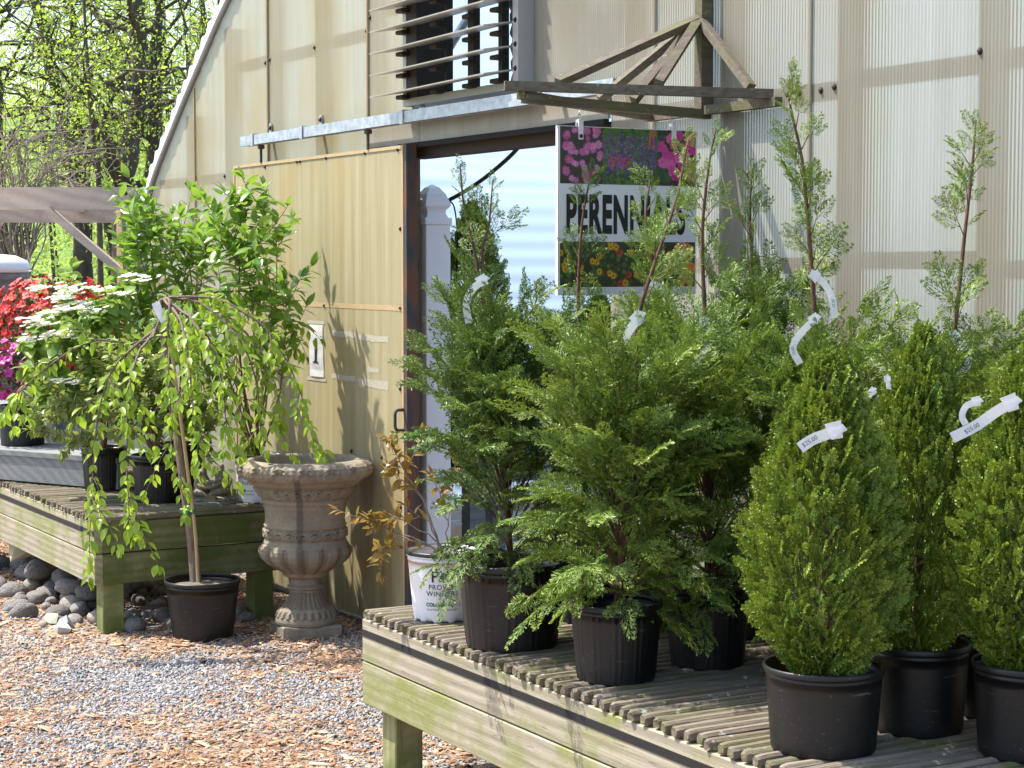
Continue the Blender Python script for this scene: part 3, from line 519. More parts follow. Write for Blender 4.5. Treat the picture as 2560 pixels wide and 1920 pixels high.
# ------------------------------------------------------------------ greenhouse
ARCH_L = [(-3.02, -.02), (-2.98, .7), (-2.88, 1.3), (-2.72, 1.72), (-2.574, 1.974), (-2.137, 2.323), (-1.82, 2.552), (-1.358, 2.868), (-.6, 3.28), (.3, 3.6), (1.34, 3.72)]
aL = spline([(x, 0, z) for x, z in ARCH_L], 121)[:, [0, 2]]
ARCH = np.vstack([aL, np.stack([2*1.34-aL[::-1][1:, 0], aL[::-1][1:, 1]], 1)])
def arch_z(x): return float(np.interp(x, ARCH[:, 0], ARCH[:, 1]))
gh = thing('greenhouse', 'arched greenhouse with cloudy yellowed plastic end wall and louvred vent', 'greenhouse', (1.34, 0, 0))
def panel(x0, x1, z0, z1, mat, y0=-.004, y1=.004, name='wall_sheet'):
    """vertical sheet, top follows the arch"""
    xs = np.unique(np.concatenate([[x0, x1], ARCH[(ARCH[:, 0] > x0) & (ARCH[:, 0] < x1), 0]]))
    top = [(x, min(z1, arch_z(x))) for x in xs]; bot = [(x, z0) for x in xs]
    n = len(xs); v = []; f = []
    for y in (y0, y1):
        v += [(x, y, z) for x, z in bot]+[(x, y, z) for x, z in top]
    for i in range(n-1):
        f.append((i, i+1, n+i+1, n+i)); f.append((2*n+i+1, 2*n+i, 3*n+i, 3*n+i+1))
        f.append((n+i, n+i+1, 3*n+i+1, 3*n+i)); f.append((i+1, i, 2*n+i, 2*n+i+1))
    f.append((0, n, 3*n, 2*n)); f.append((n-1, 2*n+n-1, 4*n-1, 2*n-1))
    return obj(name, v, f, mat, gh)
for x0, x1, z0, z1, m in [(-2.98, -1.892, .01, 9, 'polyL'), (-1.888, -.882, .01, 9, 'polyL'), (-.878, .238, .01, 9, 'polyL'), (.242, .655, 2.135, 9, 'polyL'), (.242, .57, .01, 2.02, 'polyL'),
                       (.66, 1.63, 3.2, 9, 'polyL'), (1.64, 2.428, 2.135, 9, 'poly'), (2.164, 2.428, .01, 2.133, 'poly'), (2.432, 3.235, .01, 9, 'poly'), (3.239, 4.42, .01, 9, 'poly'), (4.424, 5.6, .01, 9, 'poly')]:
    panel(x0, x1, z0, z1, M_[m])
for x in (-2.04, -1.47, -.9, -.33, .22, .50, 2.16, 2.26, 2.80, 3.36, 3.93, 4.51, 5.1):
    top = arch_z(x)-.06
    if x in (.50, 2.16): top = 2.04
    MB().box((x-.02, .012, .02), (x+.02, .10, top)).build('stud', M_['stud'], gh)
gs = [(-2.9, -2.06, 1.44), (-2.5, -2.06, 1.99), (-2.02, -1.49, 1.99), (-2.02, -1.49, 1.487), (-1.45, -.92, 1.99), (-1.45, -.92, 1.487), (-.88, -.35, 2.53), (-.88, -.35, 1.487), (-.31, .2, 2.54), (-1.3, -.92, 2.53), (.24, .64, 2.62)]
gs += [(2.28, 2.78, 2.05), (2.82, 3.34, 2.05), (3.38, 3.91, 2.072), (3.95, 4.49, 2.075), (2.28, 2.78, 1.545), (2.82, 3.34, 1.545), (3.38, 3.91, 1.56), (3.95, 4.49, 1.535), (2.82, 3.34, .95), (3.38, 3.91, .95), (3.95, 4.49, .95), (2.28, 2.78, 2.62), (2.82, 3.34, 2.62), (3.38, 3.91, 2.62)]
for a, b, z in gs: MB().box((a, .013, z-.024), (b, .055, z+.024)).build('girt', M_['stud'], gh)
scrm = MB().lathe([(.0001, .006), (.004, .0055), (.006, .003), (.0062, 0), (.009, 0), (.009, -.001)], k=8)
SCREW = bpy.data.meshes.new('screw'); SCREW.from_pydata(scrm.v, [], scrm.f); SCREW.materials.append(M_['screw'])
def screw(x, y, z, parent, s=1.): inst('screw', SCREW, frame_matrix(V(x, y, z), V(0, 0, 1), V(0, -1, 0), s), parent)
for x, z in [(-2.04, 1.98), (-1.905, 1.985), (-1.872, 1.985), (-1.47, 1.995), (-2.03, 1.487), (-1.90, 1.487), (-1.87, 1.487), (-.915, 2.515), (-.895, 2.52), (-.86, 2.525), (-.33, 2.53), (.222, 2.545), (.258, 2.60),
             (3.13, 2.05), (3.185, 2.05), (3.285, 2.05), (3.345, 2.055), (3.93, 2.10), (3.345, 1.555), (3.93, 1.54), (2.26, 2.07), (1.72, 2.09), (.62, 2.085), (.36, 2.1), (.27, 2.06), (2.30, 2.09), (2.80, 1.50), (4.50, 2.1)]:
    screw(x, -.005, z, gh, 1.15)
# seam cover strips
for x, z0 in ((-1.89, .02), (-.88, .02), (.24, 2.14), (3.237, .02), (2.43, .02)):
    MB().tube([(x, -.010, z0), (x+.004, -.011, (z0+arch_z(x))/2), (x, -.010, arch_z(x)-.03)], .0055, k=6).build('seam_strip', M_['rusttrim'] if x < 1 else M_['poly'], gh)
# arched edge trim on the end wall and roof skin
e = np.array([(x, -.02, z) for x, z in ARCH[::3]])
MB().tube(e, .016, k=6).build('edge_trim', M_['alu'], gh, True)
nrm = np.gradient(ARCH, axis=0); nrm = np.stack([-nrm[:, 1], nrm[:, 0]], 1); nrm /= np.linalg.norm(nrm, axis=1)[:, None]; nrm[nrm[:, 1] < -.2] *= 1
s_ = np.concatenate([[0], np.cumsum(np.linalg.norm(np.diff(ARCH, axis=0), axis=1))])
fn = scatter_noise(33)
vs = []; N = len(ARCH); ys = np.concatenate([[-.05], np.linspace(.0, 14, 50)])
# fine-sampled skin: corrugated sheets over the hoops, with sagging folds running along the roof
sf = np.linspace(0, s_[-1], 700); ax = np.interp(sf, s_, ARCH[:, 0]); az = np.interp(sf, s_, ARCH[:, 1]); nx_ = np.interp(sf, s_, nrm[:, 0]); nz_ = np.interp(sf, s_, nrm[:, 1])
for y in ys:
    fold = np.maximum(0, fn(sf*9+5, np.full_like(sf, y*.35)+3)-.62)*.16
    cor = .012*np.sin(sf*2*np.pi/.115+.8*np.sin(y*.7))*(1 if y < .05 else .35)
    wv = .03*(fn(sf*1.5+60, np.full_like(sf, y*.9))-.5)*(y > .2)
    h = .022+cor+wv-fold*(y > .2)
    vs.append(np.stack([ax+nx_*h, np.full_like(sf, y), az+nz_*h], 1))
vs = np.vstack(vs); n = len(sf); idx = (np.arange(len(ys)-1)[:, None]*n+np.arange(n-1)[None])
i0 = idx[0]; fe = np.stack([i0, i0+1, i0+n+1, i0+n], 1); i1 = idx[1:].ravel(); fi = np.stack([i1, i1+1, i1+n+1, i1+n], 1)
obj('roof_edge', vs, fe, M_['corr'], gh, True); obj('roof_skin', vs, fi, M_['film'], gh, True)
for y in (1.3, 3.1, 4.9, 6.7, 8.5):
    MB().tube([(x*.985+.02, y, z-.035) for x, z in ARCH[::3]], .024, k=8).build('hoop', M_['galv'], gh, True)
# header over the door opening and the steel track
MB().box((.243, -.016, 2.045), (.742, -.004, 2.131)).build('header_board', M_['headergrey'], gh)
MB().box((.746, -.016, 2.045), (2.16, -.004, 2.131)).build('header_board', M_['headergrey'], gh)
MB().box((.56, -.026, 2.024), (2.15, -.004, 2.044)).build('brush_seal', M_['brush'], gh)
MB().box((.56, .02, 1.985), (2.15, .10, 2.038)).build('lintel', M_['darkwood'], gh)
tr = MB()
x0, x1 = -1.0, 2.33; y0, y1 = -.105, -.055; z0, z1 = 2.117, 2.163; t = .004
for lo, hi in (((x0, y0, z0), (x1, y0+t, z1)), ((x0, y1-t, z0), (x1, y1, z1)), ((x0, y0+t, z1-t), (x1, y1-t, z1)), ((x0, y0+t, z0), (x1, y0+.016, z0+t)), ((x0, y1-.016, z0), (x1, y1-t, z0+t))): tr.box(lo, hi)
track = tr.build('door_track', M_['galv'], gh)
for x in (-.84, -.25, .765, 1.85):
    MB().box((x-.014, y0-.006, z0-.006), (x+.014, y0-.0005, z1+.006)).box((x-.014, y0-.0005, z1+.0005), (x+.014, -.006, z1+.006)).box((x-.012, -.014, z1+.006), (x+.012, -.008, z1+.058)).build('track_bracket', M_['galv'], track)
    screw(x, -.014, z1+.036, track, 1.5)
# louvred vent above the door
lv = MB()
LX0, LX1, LZ0, LZ1 = .662, 1.60, 2.19, 3.16
lv.box((LX0, -.05, LZ0), (LX0+.03, .12, LZ1)).box((LX1-.0, -.07, LZ0), (LX1+.04, .12, LZ1)).box((LX0+.03, -.05, LZ0), (LX1, .12, LZ0+.03)).box((LX0+.03, -.05, LZ1-.03), (LX1, .12, LZ1))
louv = lv.build('louver_frame', M_['alu'], gh)
obj('louver_side', MB().box((LX0+.031, -.048, LZ0+.031), (LX0+.12, .118, LZ1-.031)).v, MB().box((0, 0, 0), (1, 1, 1)).f, M_['darkmetal'], louv)
for i in range(10):
    z = LZ0+.055+i*.087
    b = MB().beam((LX0-.05, -.105, z-.006), (LX1-.02, -.105, z+.006), .15, .005, (0, -.16, .987)); b.build('louver_blade', M_['blade'], louv)
    for x in (LX0+.03, LX0+.33, LX0+.6, LX1-.12): MB().box((x-.03, -.085, z-.028), (x+.03, -.035, z-.011), .004).build('blade_clip', M_['darkmetal'], louv)
    screw(LX1+.02, -.071, z+.015, louv, 1.2)
for x, wd in ((LX0+.33, .012), (LX0+.52, .045), (LX0+.76, .03)):
    MB().box((x, -.03, LZ0+.031), (x+wd, .0, LZ1-.031)).build('louver_bar', M_['darkmetal'], louv)
# fan behind the louvre, with blades
fan = thing('exhaust_fan', 'dark greenhouse fan seen through the open louvre blades', 'fan', (1.34, .45, 2.66))
MB().lathe([(.42, -.09), (.40, -.05), (.385, 0), (.40, .05), (.42, .09), (.43, .09), (.43, -.09), (.42, -.09)], k=40).build('shroud', M_['darkmetal'], None, True)
sh = C.objects['shroud']; sh.parent = fan; sh.rotation_euler = (math.pi/2, 0, 0)
for k in range(4):
    a = k*math.pi/2+.6; b = MB()
    c, s = math.cos(a), math.sin(a); pts = []
    for r, h in ((.05, .04), (.2, .09), (.37, .12)):
        for sgn in (-1, 1): pts.append((1.34+c*r-s*h*sgn, .45+sgn*.03, 2.66+s*r+c*h*sgn))
    b.add(pts, [(0, 1, 3, 2), (2, 3, 5, 4), (2, 3, 1, 0), (4, 5, 3, 2)]); b.build('blade', M_['darkmetal'], fan)
MB().tube([(1.34, .35, 2.66), (1.34, .57, 2.66)], .06, k=12).build('hub', M_['darkmetal'], fan, True)
MB().box((1.26, .48, 2.20), (1.42, .52, 2.3)).box((.65, .47, 2.162), (1.6, .51, 2.20)).build('mount', M_['darkmetal'], fan)
hose = thing('ribbed_duct', 'grey ribbed duct hanging behind the louvre', 'duct', (.72, .5, 2.2))
pts = spline([(.55, .55, 3.3), (.6, .55, 2.9), (.75, .5, 2.6), (.8, .48, 2.2)], 60); rr = .085+.006*np.sin(np.arange(60)*1.9)
MB().tube(pts, rr, k=18).build('duct_skin', M_['darkmetal'], hose, True)

# ------------------------------------------------------------------ sliding door
dr = thing('sliding_door', 'large yellow stained plastic sliding door with streaks and rusty edge', 'door', (-.2, -.075, .02))
DX0, DX1, DZ = -1.16, .70, 2.03
MB().box((DX0+.012, -.075, .03), (DX1-.002, -.068, DZ-.012)).build('door_sheet', M_['polydoor'], dr)
MB().box((DX0, -.079, .025), (DX0+.014, -.045, DZ)).build('edge_strip', M_['rusttrim'], dr)
MB().box((DX0+.014, -.079, DZ-.012), (DX1+.0, -.045, DZ+.002)).build('top_strip', M_['rusttrim'], dr)
MB().box((DX1-.0, -.078, .025), (DX1+.014, -.045, DZ+.003)).build('edge_strip', M_['rusttrim'], dr)
MB().box((DX1+.0145, -.076, .02), (DX1+.042, -.03, DZ+.004)).build('steel_stile', M_['rust'], dr)
MB().box((DX0+.02, -.067, .03), (DX1-.01, -.035, .07)).box((DX0+.02, -.067, 1.35), (DX1-.01, -.035, 1.385)).box((DX0+.02, -.067, 1.95), (DX1-.01, -.035, 2.0)).box((DX0+.02, -.067, .72), (DX1-.01, -.035, .75)).build('cross_rail', M_['rust'], dr)
MB().box((DX0+.02, -.0762, 1.358), (DX1-.01, -.0752, 1.378)).build('rust_stain_strip', M_['rusttrim'], dr)
for x, z in [(.685, 1.693), (.682, 1.37), (.679, 1.039), (.68, .55), (.68, .12), (-1.139, 2.009), (-.757, 2.008), (-.374, 2.015), (-.34, 2.015), (-.05, 2.017), (.352, 2.018), (.665, 2.016), (-1.139, 1.589), (-.45, 1.366), (-.08, 1.366), (.2, .74), (.5, .74)]: screw(x, -.076, z, dr, 1.1)
hd = [(.712, -.079, .955), (.712, -.112, .95), (.712, -.116, .912), (.712, -.112, .875), (.712, -.079, .87)]
MB().tube(spline(hd, 14), .007, k=8).build('handle', M_['rust'], dr, True)
for x in (-.795, .39):
    MB().tube([(x, -.08, 2.03), (x, -.08, 2.108)], .007, k=8).box((x-.016, -.092, 2.095), (x+.016, -.066, 2.114), .004).build('hanger', M_['rust'], dr)
for (xa, xb, za, zb) in [(-.004, .246, 1.232, 1.258), (.275, .568, 1.222, 1.25), (-.007, .252, 1.043, 1.066), (.273, .566, 1.026, 1.062), (.365, .479, 1.092, 1.112)]:
    m = MB(); n = 14; xs = np.linspace(xa, xb, n); top = zb+rng.randn(n)*.0015; bot = za+rng.randn(n)*.003
    m.add([(x, -.0758, z) for x, z in zip(xs, bot)]+[(x, -.0758, z) for x, z in zip(xs, top)], [(i, i+1, n+i+1, n+i) for i in range(n-1)]); m.build('tape_residue', M_['tape'], dr)
pn = thing('number_paper', 'white paper sheet with black number 1 taped to the sliding door', 'paper', (-.165, -.078, 1.046))
n = 9; v = []
for i in range(n):
    z = 1.278-i*(1.278-1.045)/(n-1); k = .004*math.sin(i*.9); v += [(-.243+i*.0008, -.0785-abs(k)*.4, z), (-.17, -.079-abs(k), z), (-.095+i*.0015, -.0785-abs(k)*.5, z+.001)]
obj('sheet', v, [q for i in range(n-1) for q in ((i*3, i*3+3, i*3+4, i*3+1), (i*3+1, i*3+4, i*3+5, i*3+2))], M_['paper'], pn)
d1 = [(-.30, .0), (.30, .0), (.30, .04), (.16, .07), (.13, .12), (.13, 1.), (.05, 1.), (-.28, .86), (-.26, .82), (-.10, .86), (-.10, .12), (-.13, .07), (-.30, .04)]
obj('digit', [(-.163+a*.105, -.0838, 1.1065+b*.113) for a, b in d1], [tuple(range(13))], M_['ink'], pn)
obj('tape_strip', [(-.27, -.0772, 1.281), (-.075, -.0772, 1.281), (-.075, -.0772, 1.297), (-.27, -.0772, 1.297)], [(0, 1, 2, 3)], M_['tape'], pn)
obj('tape_strip', [(-.27, -.0772, 1.026), (-.065, -.0772, 1.026), (-.065, -.0772, 1.042), (-.27, -.0772, 1.042)], [(0, 1, 2, 3)], M_['tape'], pn)

# ------------------------------------------------------------------ timber bracket over the bench, and the hanging sign
br = thing('wooden_sign_bracket', 'weathered wooden bracket of sticks jutting from the wall above the sign', 'bracket', (2.74, 0, 2.04))
TIP = V(2.78, -.735, 2.058); Bp = V(2.45, -.03, 2.03); Rp = V(3.09, -.03, 2.042); AP = V(2.735, -.045, 2.315)
for a, b, wd, ht in [(TIP+(TIP-Rp)*.04+V(0, 0, .012), Rp+V(0, 0, .012), .028, .028), (TIP+V(.0, .02, -.012), Bp, .028, .026), (Bp+V(-.03, 0, 0), Rp+V(.03, 0, -.012), .028, .028), (TIP+V(0, .03, -.022), V(2.74, -.01, 2.018), .028, .028)]:
    MB().beam(a, b, wd, ht).build('frame_stick', M_['bracket'], br)
for b in [V(2.80, -.60, 2.085), V(2.93, -.33, 2.085), V(2.62, -.34, 2.06), V(2.75, -.30, 2.05), V(3.05, -.08, 2.075)]:
    MB().beam(AP, b, .027, .024, (.3, .2, 1)).build('strut', M_['bracket'], br)
MB().box((2.715, -.05, 2.03), (2.755, -.008, 3.0)).build('wall_post', M_['bracket'], br)
sg = thing('hanging_sign', 'white sign reading PERENNIALS with flower photographs, hung from the wooden bracket', 'sign', (2.74, -.31, 1.456))
SX, SY0, SY1, SZ0, SZ1 = 2.742, -.565, -.058, 1.456, 1.965
MB().box((2.730, SY0, SZ0), (SX, SY1, SZ1)).build('board', M_['white'], sg)
def vcol(name, rough=.45):
    g = G(name); return g.done(g.bsdf(Base_Color=g.attr('col', 0), Roughness=rough))
M_['print'] = vcol('printed_picture')
class Print:
    """flat coloured shapes printed on the sign face (u along Y, v along Z)"""
    def __init__(s): s.v = []; s.f = []; s.c = []; s.k = 0
    def poly(s, pts, col):
        n = len(s.v); s.k += 1
        for u, v in pts:
            u = min(max(u, SY0+.008), SY1-.004); s.v.append((SX+.0004+s.k*4e-7, u, v)); s.c.append((*col, 1))
        s.f.append(tuple(range(n, n+len(pts))))
    def clip(s, z0, z1): s.v = [(x, y, min(max(z, z0), z1)) for x, y, z in s.v]
    def build(s, name): return obj(name, s.v, s.f, M_['print'], sg, attrs={'col': np.array(s.c)})
def jit(c, a=.25): return tuple(max(0, x*(1+a*random.uniform(-1, 1))) for x in c)
def blob(p, u, v, r, col, n=7, sq=1.): p.poly([(u+r*random.uniform(.7, 1.1)*math.cos(2*math.pi*i/n), v+sq*r*random.uniform(.7, 1.1)*math.sin(2*math.pi*i/n)) for i in range(n)], col)
ZA, ZB, ZC, ZD = 1.965, 1.792, 1.618, 1.480
p = Print(); U0, U1, U2, U3 = SY0+.008, -.405, -.205, SY1-.004
p.poly([(U0, ZB), (U3, ZB), (U3, ZA-.002), (U0, ZA-.002)], (.05, .045, .04))
p.poly([(U1, ZB), (U2, ZB), (U2, ZA-.002), (U1, ZA-.002)], (.10, .22, .03))
for i in range(260):
    u = random.uniform(U1, U2); v = random.uniform(ZB, ZA-.004); blob(p, u, v, random.uniform(.004, .01), jit((.06, .14, .03) if v > ZB+.05 else (.05, .08, .05), .5), 5)
p.poly([(U2-.035, ZB+.11), (U2-.005, ZB+.11), (U2-.008, ZA-.003), (U2-.03, ZA-.003)], (.38, .16, .06))
for i in range(90): blob(p, random.uniform(U1+.02, U2-.1), random.uniform(ZB+.05, ZB+.09), .004, jit((.5, .1, .05)), 5)
for k in range(13):
    u0 = U1+.02+k*.0145+random.uniform(-.004, .004); top = ZA-.012-random.random()*.02; lean = (k-6)*.003
    for j in range(46):
        t = j/46.; v = top-t*.115; wd = .003+.006*min(1, t*1.6)
        blob(p, u0+lean*(1-t)+random.uniform(-wd, wd), v, .0032, jit((.16, .045, .30) if random.random() < .7 else (.30, .12, .48), .4), 5)
def daisy(p, u, v, r, col, ctr, n=16):
    for i in range(n):
        a = 2*math.pi*i/n+random.uniform(-.1, .1); c, s = math.cos(a), math.sin(a); h = r*1.6/n
        p.poly([(u, v), (u+c*r*.6-s*h, v+s*r*.6+c*h), (u+c*r, v+s*r), (u+c*r*.6+s*h, v+s*r*.6-c*h)], jit(col, .2))
    blob(p, u, v, r*.24, ctr, 7)
for i in range(46): daisy(p, random.uniform(U0+.006, U1-.008), random.uniform(ZB+.006, ZA-.008), random.uniform(.010, .017), random.choice([(.62, .16, .42), (.72, .26, .55), (.55, .10, .32)]), (.55, .25, .06))
for i in range(70): blob(p, random.uniform(U2, U3), random.uniform(ZB+.005, ZA-.005), .012, jit((.05, .09, .04), .4), 6)
for i in range(30):
    u, v = random.uniform(U2+.012, U3-.006), random.uniform(ZB+.03, ZA-.012); c0 = random.choice([(.68, .07, .30), (.75, .14, .42), (.58, .04, .22)])
    for q in range(5): a = q*1.2566+random.random()*.3; blob(p, u+.009*math.cos(a), v+.009*math.sin(a), .0095, jit(c0, .15), 8)
p.clip(ZB, ZA-.001); p.build('printed_flowers')
p = Print()
p.poly([(U0, ZD), (U3, ZD), (U3, ZC), (U0, ZC)], (.035, .05, .02))
for i in range(260): blob(p, random.uniform(U0, U3), random.uniform(ZD, ZC), random.uniform(.005, .011), jit(random.choice([(.05, .10, .03), (.08, .15, .04), (.09, .02, .02)]), .5), 5)
for i in range(18): daisy(p, random.uniform(U0, -.36), random.uniform(ZD, ZC), .013, (.75, .42, .02), (.05, .02, .01), 11)
for i in range(10): daisy(p, random.uniform(-.36, -.2), random.uniform(ZD, ZC), .014, random.choice([(.5, .05, .03), (.7, .35, .03)]), (.05, .02, .01), 10)
for i in range(26):
    u, v = random.uniform(-.17, U3-.01), random.uniform(ZD+.01, ZC-.01); c0 = random.choice([(.75, .10, .08), (.78, .25, .22), (.72, .07, .03), (.75, .30, .05)])
    for q in range(9): a = q*.698; blob(p, u+.012*math.cos(a), v+.012*math.sin(a), .007, jit(c0, .2), 6)
p.clip(ZD, ZC); p.build('printed_flowers')
v, f = text_arrays('PERENNIALS', 1., .042, 1.10)
lo, hi = v.min(0), v.max(0); u = (v[:, 0]-lo[0])/(hi[0]-lo[0]); q = (v[:, 1]-lo[1])/(hi[1]-lo[1])
obj('lettering', np.stack([np.full(len(u), SX+.0012), SY0+.030+u*.435, 1.640+q*.122], 1), f, M_['ink'], sg)
for y in (-.485, -.145):
    MB().box((SX+.001, y-.008, 1.925), (SX+.004, y+.008, 1.985)).box((2.726, y-.008, 1.925), (2.7295, y+.008, 1.985)).box((2.7296, y-.008, 1.976), (SX+.0005, y+.008, 1.985)).build('strap', M_['white'], sg)
    inst('rivet', SCREW, frame_matrix(V(SX+.0045, y, 1.935), V(0, 0, 1), V(1, 0, 0), .75), sg)
    a = [(2.736, y, 1.978), (2.736, y+.004, 1.99), (2.736, y+.001, 2.003), (2.736, y-.004, 1.995), (2.736, y-.003, 2.006), (2.737, y+.003, 2.014), (2.737, y, 2.03)]
    MB().tube(spline(a, 20), .0016, k=5).build('hook', M_['galv'], sg)
# ------------------------------------------------------------------ slatted benches
def slat_mesh(seed, L, wd=.0275, ht=.028):
    r = np.random.RandomState(seed); n = 9; m = MB(); vs = []; f = []; k = 8
    ys = np.concatenate([[0, .006, .02], np.linspace(.1, L-.1, n-6), [L-.02, L-.006, L]])
    for i, y in enumerate(ys):
        e = .72 if i in (0, n-1) else (.92 if i in (1, n-2) else 1.)
        wob = r.randn(2)*.0012
        for a, b in ((-.5, -.28), (-.28, -.5), (.28, -.5), (.5, -.28), (.5, .28), (.28, .5), (-.28, .5), (-.5, .28)):
            j = 1+r.randn()*(.06 if i in (0, 1, n-2, n-1) else .025)
            vs.append((a*wd*e*j+wob[0], y+r.randn()*.0015, ht/2+b*ht*e*j+wob[1]*.4))
    for i in range(n-1):
        for j in range(k): f.append((i*k+j, i*k+(j+1) % k, (i+1)*k+(j+1) % k, (i+1)*k+j))
    f += [tuple(range(k))[::-1], tuple((n-1)*k+j for j in range(k))]
    f = [q[::-1] for q in f]
    me = bpy.data.meshes.new('slat'); me.from_pydata(vs, [], f); me.materials.append(M_['slat']); me.update(); return me
def bench(name, label, x0, x1, yf, yb, top, open_end, seed):
    b = thing(name, label, 'bench', ((x0+x1)/2, (yf+yb)/2, 0), None)
    L = yb-yf+.03; var = [slat_mesh(seed*10+i, L) for i in range(7)]
    r = np.random.RandomState(seed); x = x0+.018
    while x < x1-.01:
        M = np.eye(4); M[:3, 3] = (x, yf-.004+r.randn()*.004, top-.026+r.randn()*.0012); a = r.randn()*.0018
        c, s = math.cos(a), math.sin(a); wsc = r.uniform(.86, 1.1); M[:3, 0] = (c*wsc, s*wsc, 0); M[:3, 1] = (-s, c, 0)
        inst('slat', var[r.randint(7)], M, b); x += .0435+r.randn()*.0012
    zt = top-.028
    for z0, z1 in ((.345, zt), (.212, .341)):
        MB().box((x0, yf, z0), (x1, yf+.038, z1), .003).build('front_board', M_['fascia'], b)
        xe = x1 if open_end > 0 else x0
        if open_end > 0: MB().box((x1-.038, yf+.0385, z0+.001), (x1+.001, yb, z1-.001), .003).build('end_board', M_['fasciaY'], b)
        else: MB().box((x0-.001, yf+.0385, z0+.001), (x0+.038, yb, z1-.001), .003).build('end_board', M_['fasciaY'], b)
    MB().box((x0+.002, yf-.0022, zt-.052), (x1-.002, yf-.0004, zt-.031)).build('black_strip', M_['brush'], b)
    for y in (yf+.3, yf+.62, yb-.04):
        MB().box((x0+.04, y-.019, .36), (x1-.04, y+.019, zt-.001)).build('joist', M_['fascia'], b)
    xs = [x0+.10, x1-.068] if open_end > 0 else [x0+.10, (x0+x1)/2, x1-.10]
    for x in xs:
        for y in (yf+.087, yb-.10): MB().box((x-.046, y-.046, -.02), (x+.046, y+.046, .345), .004).build('leg', M_['legwood'], b)
    return b
bR = bench('plant_bench', 'long slatted bench with algae streaked boards carrying the cedars', 2.446, 5.25, -1.08, -.13, .5, -1, 1)
bL = bench('plant_bench', 'mossy slatted bench above the river stones carrying flowering shrubs', -2.25, .0, -1.16, -.30, .5, 1, 2)

# grey painted step and tiers behind the left bench
st = thing('grey_plank_step', 'grey painted plank step standing behind the left bench', 'step', (-1.6, -1.0, .5))
a, b = V(-2.35, -1.62, 0), V(-.80, -.80, 0); d = unit(b-a); nn = V(-d[1], d[0], 0)
MB().beam(a+nn*.02+V(0, 0, .57), b+nn*.02+V(0, 0, .57), .036, .118).build('riser', M_['greydeck'], st)
MB().beam(a+nn*.09+V(0, 0, .643), b+nn*.09+V(0, 0, .643), .19, .024).build('tread', M_['greydeck'], st)
MB().beam(a+nn*.30+V(0, 0, .643), b+nn*.30+V(0, 0, .643), .20, .024).build('tread', M_['greydeck'], st)
MB().beam(a+nn*.42+V(0, 0, .72), b+nn*.42+V(0, 0, .72), .036, .17).build('riser', M_['greydeck'], st)
MB().beam(a+nn*.53+V(0, 0, .818), b+nn*.53+V(0, 0, .818), .22, .024).build('tread', M_['greydeck'], st)
for q in (a, b-d*.06):
    for k in (.05, .55): MB().beam(q+nn*k+d*.03, q+nn*k+d*.03+V(0, 0, .63 if k < .3 else .80), .05, .05, (1, 0, 0)).build('leg', M_['greydeck'], st)

# ------------------------------------------------------------------ stone urn
UX, UY = .363, -.366
def urnmat():
    g = G('cast_stone'); v = g.coord(); n = g.noise(v, 9., 6., .65); f = g.noise(v, 70., 4.)
    col = g.mix(g.mapr(n, .3, .7), (.18, .15, .108), (.32, .268, .195))
    col = g.mix(g.math('MULTIPLY', g.mapr(f, .5, .7), .35), col, (.12, .085, .06))
    col = g.mix(g.math('MULTIPLY', g.mapr(g.noise(v, 3., 4.), .5, .68), .5), col, (.19, .17, .14))
    sy = g.n('SeparateXYZ', None, Vector=v); sx = g.n('SeparateXYZ', None, out=0, Vector=v); syy = g.n('SeparateXYZ', None, out=1, Vector=v)
    # dark mould seam stain running down one side
    lat = g.math('ADD', g.math('MULTIPLY', sx, RT[0]), g.math('MULTIPLY', syy, RT[1])); dep = g.math('ADD', g.math('MULTIPLY', sx, FH[0]), g.math('MULTIPLY', syy, FH[1]))
    wob = g.math('MULTIPLY', g.math('SUBTRACT', g.noise(v, 25., 3.), .5), .012)
    d = g.math('ABSOLUTE', g.math('ADD', g.math('ADD', lat, .004), wob))
    stain = g.math('MULTIPLY', g.mapr(d, .017, .010), g.mapr(dep, -.02, -.03))
    z = g.n('SeparateXYZ', None, out=2, Vector=v)
    stain = g.math('MULTIPLY', g.math('MULTIPLY', stain, g.mapr(z, .69, .66)), g.mapr(z, .20, .46, .25, 1.))
    col = g.mix(g.math('MULTIPLY', stain, .6), col, (.045, .035, .035))
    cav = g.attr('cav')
    col = g.mix(g.math('MULTIPLY', cav, .55), col, (.09, .06, .04))  # shade painted into the carved hollows so the relief reads deeper
    return g.done(g.bsdf(Base_Color=col, Roughness=.85, Normal=g.bump(g.math('ADD', f, n), .25, .003)))
prof = [(.122, .045), (.128, .048), (.130, .058), (.128, .070), (.127, .072), (.126, .080), (.118, .098), (.112, .106), (.108, .108), (.095, .122), (.080, .146), (.070, .170), (.066, .188), (.068, .190), (.076, .194), (.077, .202), (.070, .207), (.064, .212), (.062, .226), (.066, .236), (.090, .246), (.096, .250), (.096, .258),
        (.108, .266), (.140, .285), (.168, .305), (.186, .325), (.194, .347), (.192, .365), (.182, .380), (.174, .386), (.176, .390), (.172, .396), (.170, .402), (.169, .455), (.173, .459), (.173, .464), (.168, .468), (.167, .500), (.170, .530), (.176, .556), (.181, .560), (.181, .566), (.180, .570), (.192, .595), (.207, .618), (.222, .634), (.230, .637), (.236, .641), (.238, .648), (.246, .655), (.262, .664), (.273, .680), (.277, .700), (.272, .717), (.258, .730), (.240, .736), (.222, .738), (.212, .735), (.208, .728), (.202, .70), (.17, .62), (.14, .52), (.13, .50), (.001, .50)]
pp = np.array(prof); ss = np.concatenate([[0], np.cumsum(np.hypot(*np.diff(pp, axis=0).T))])
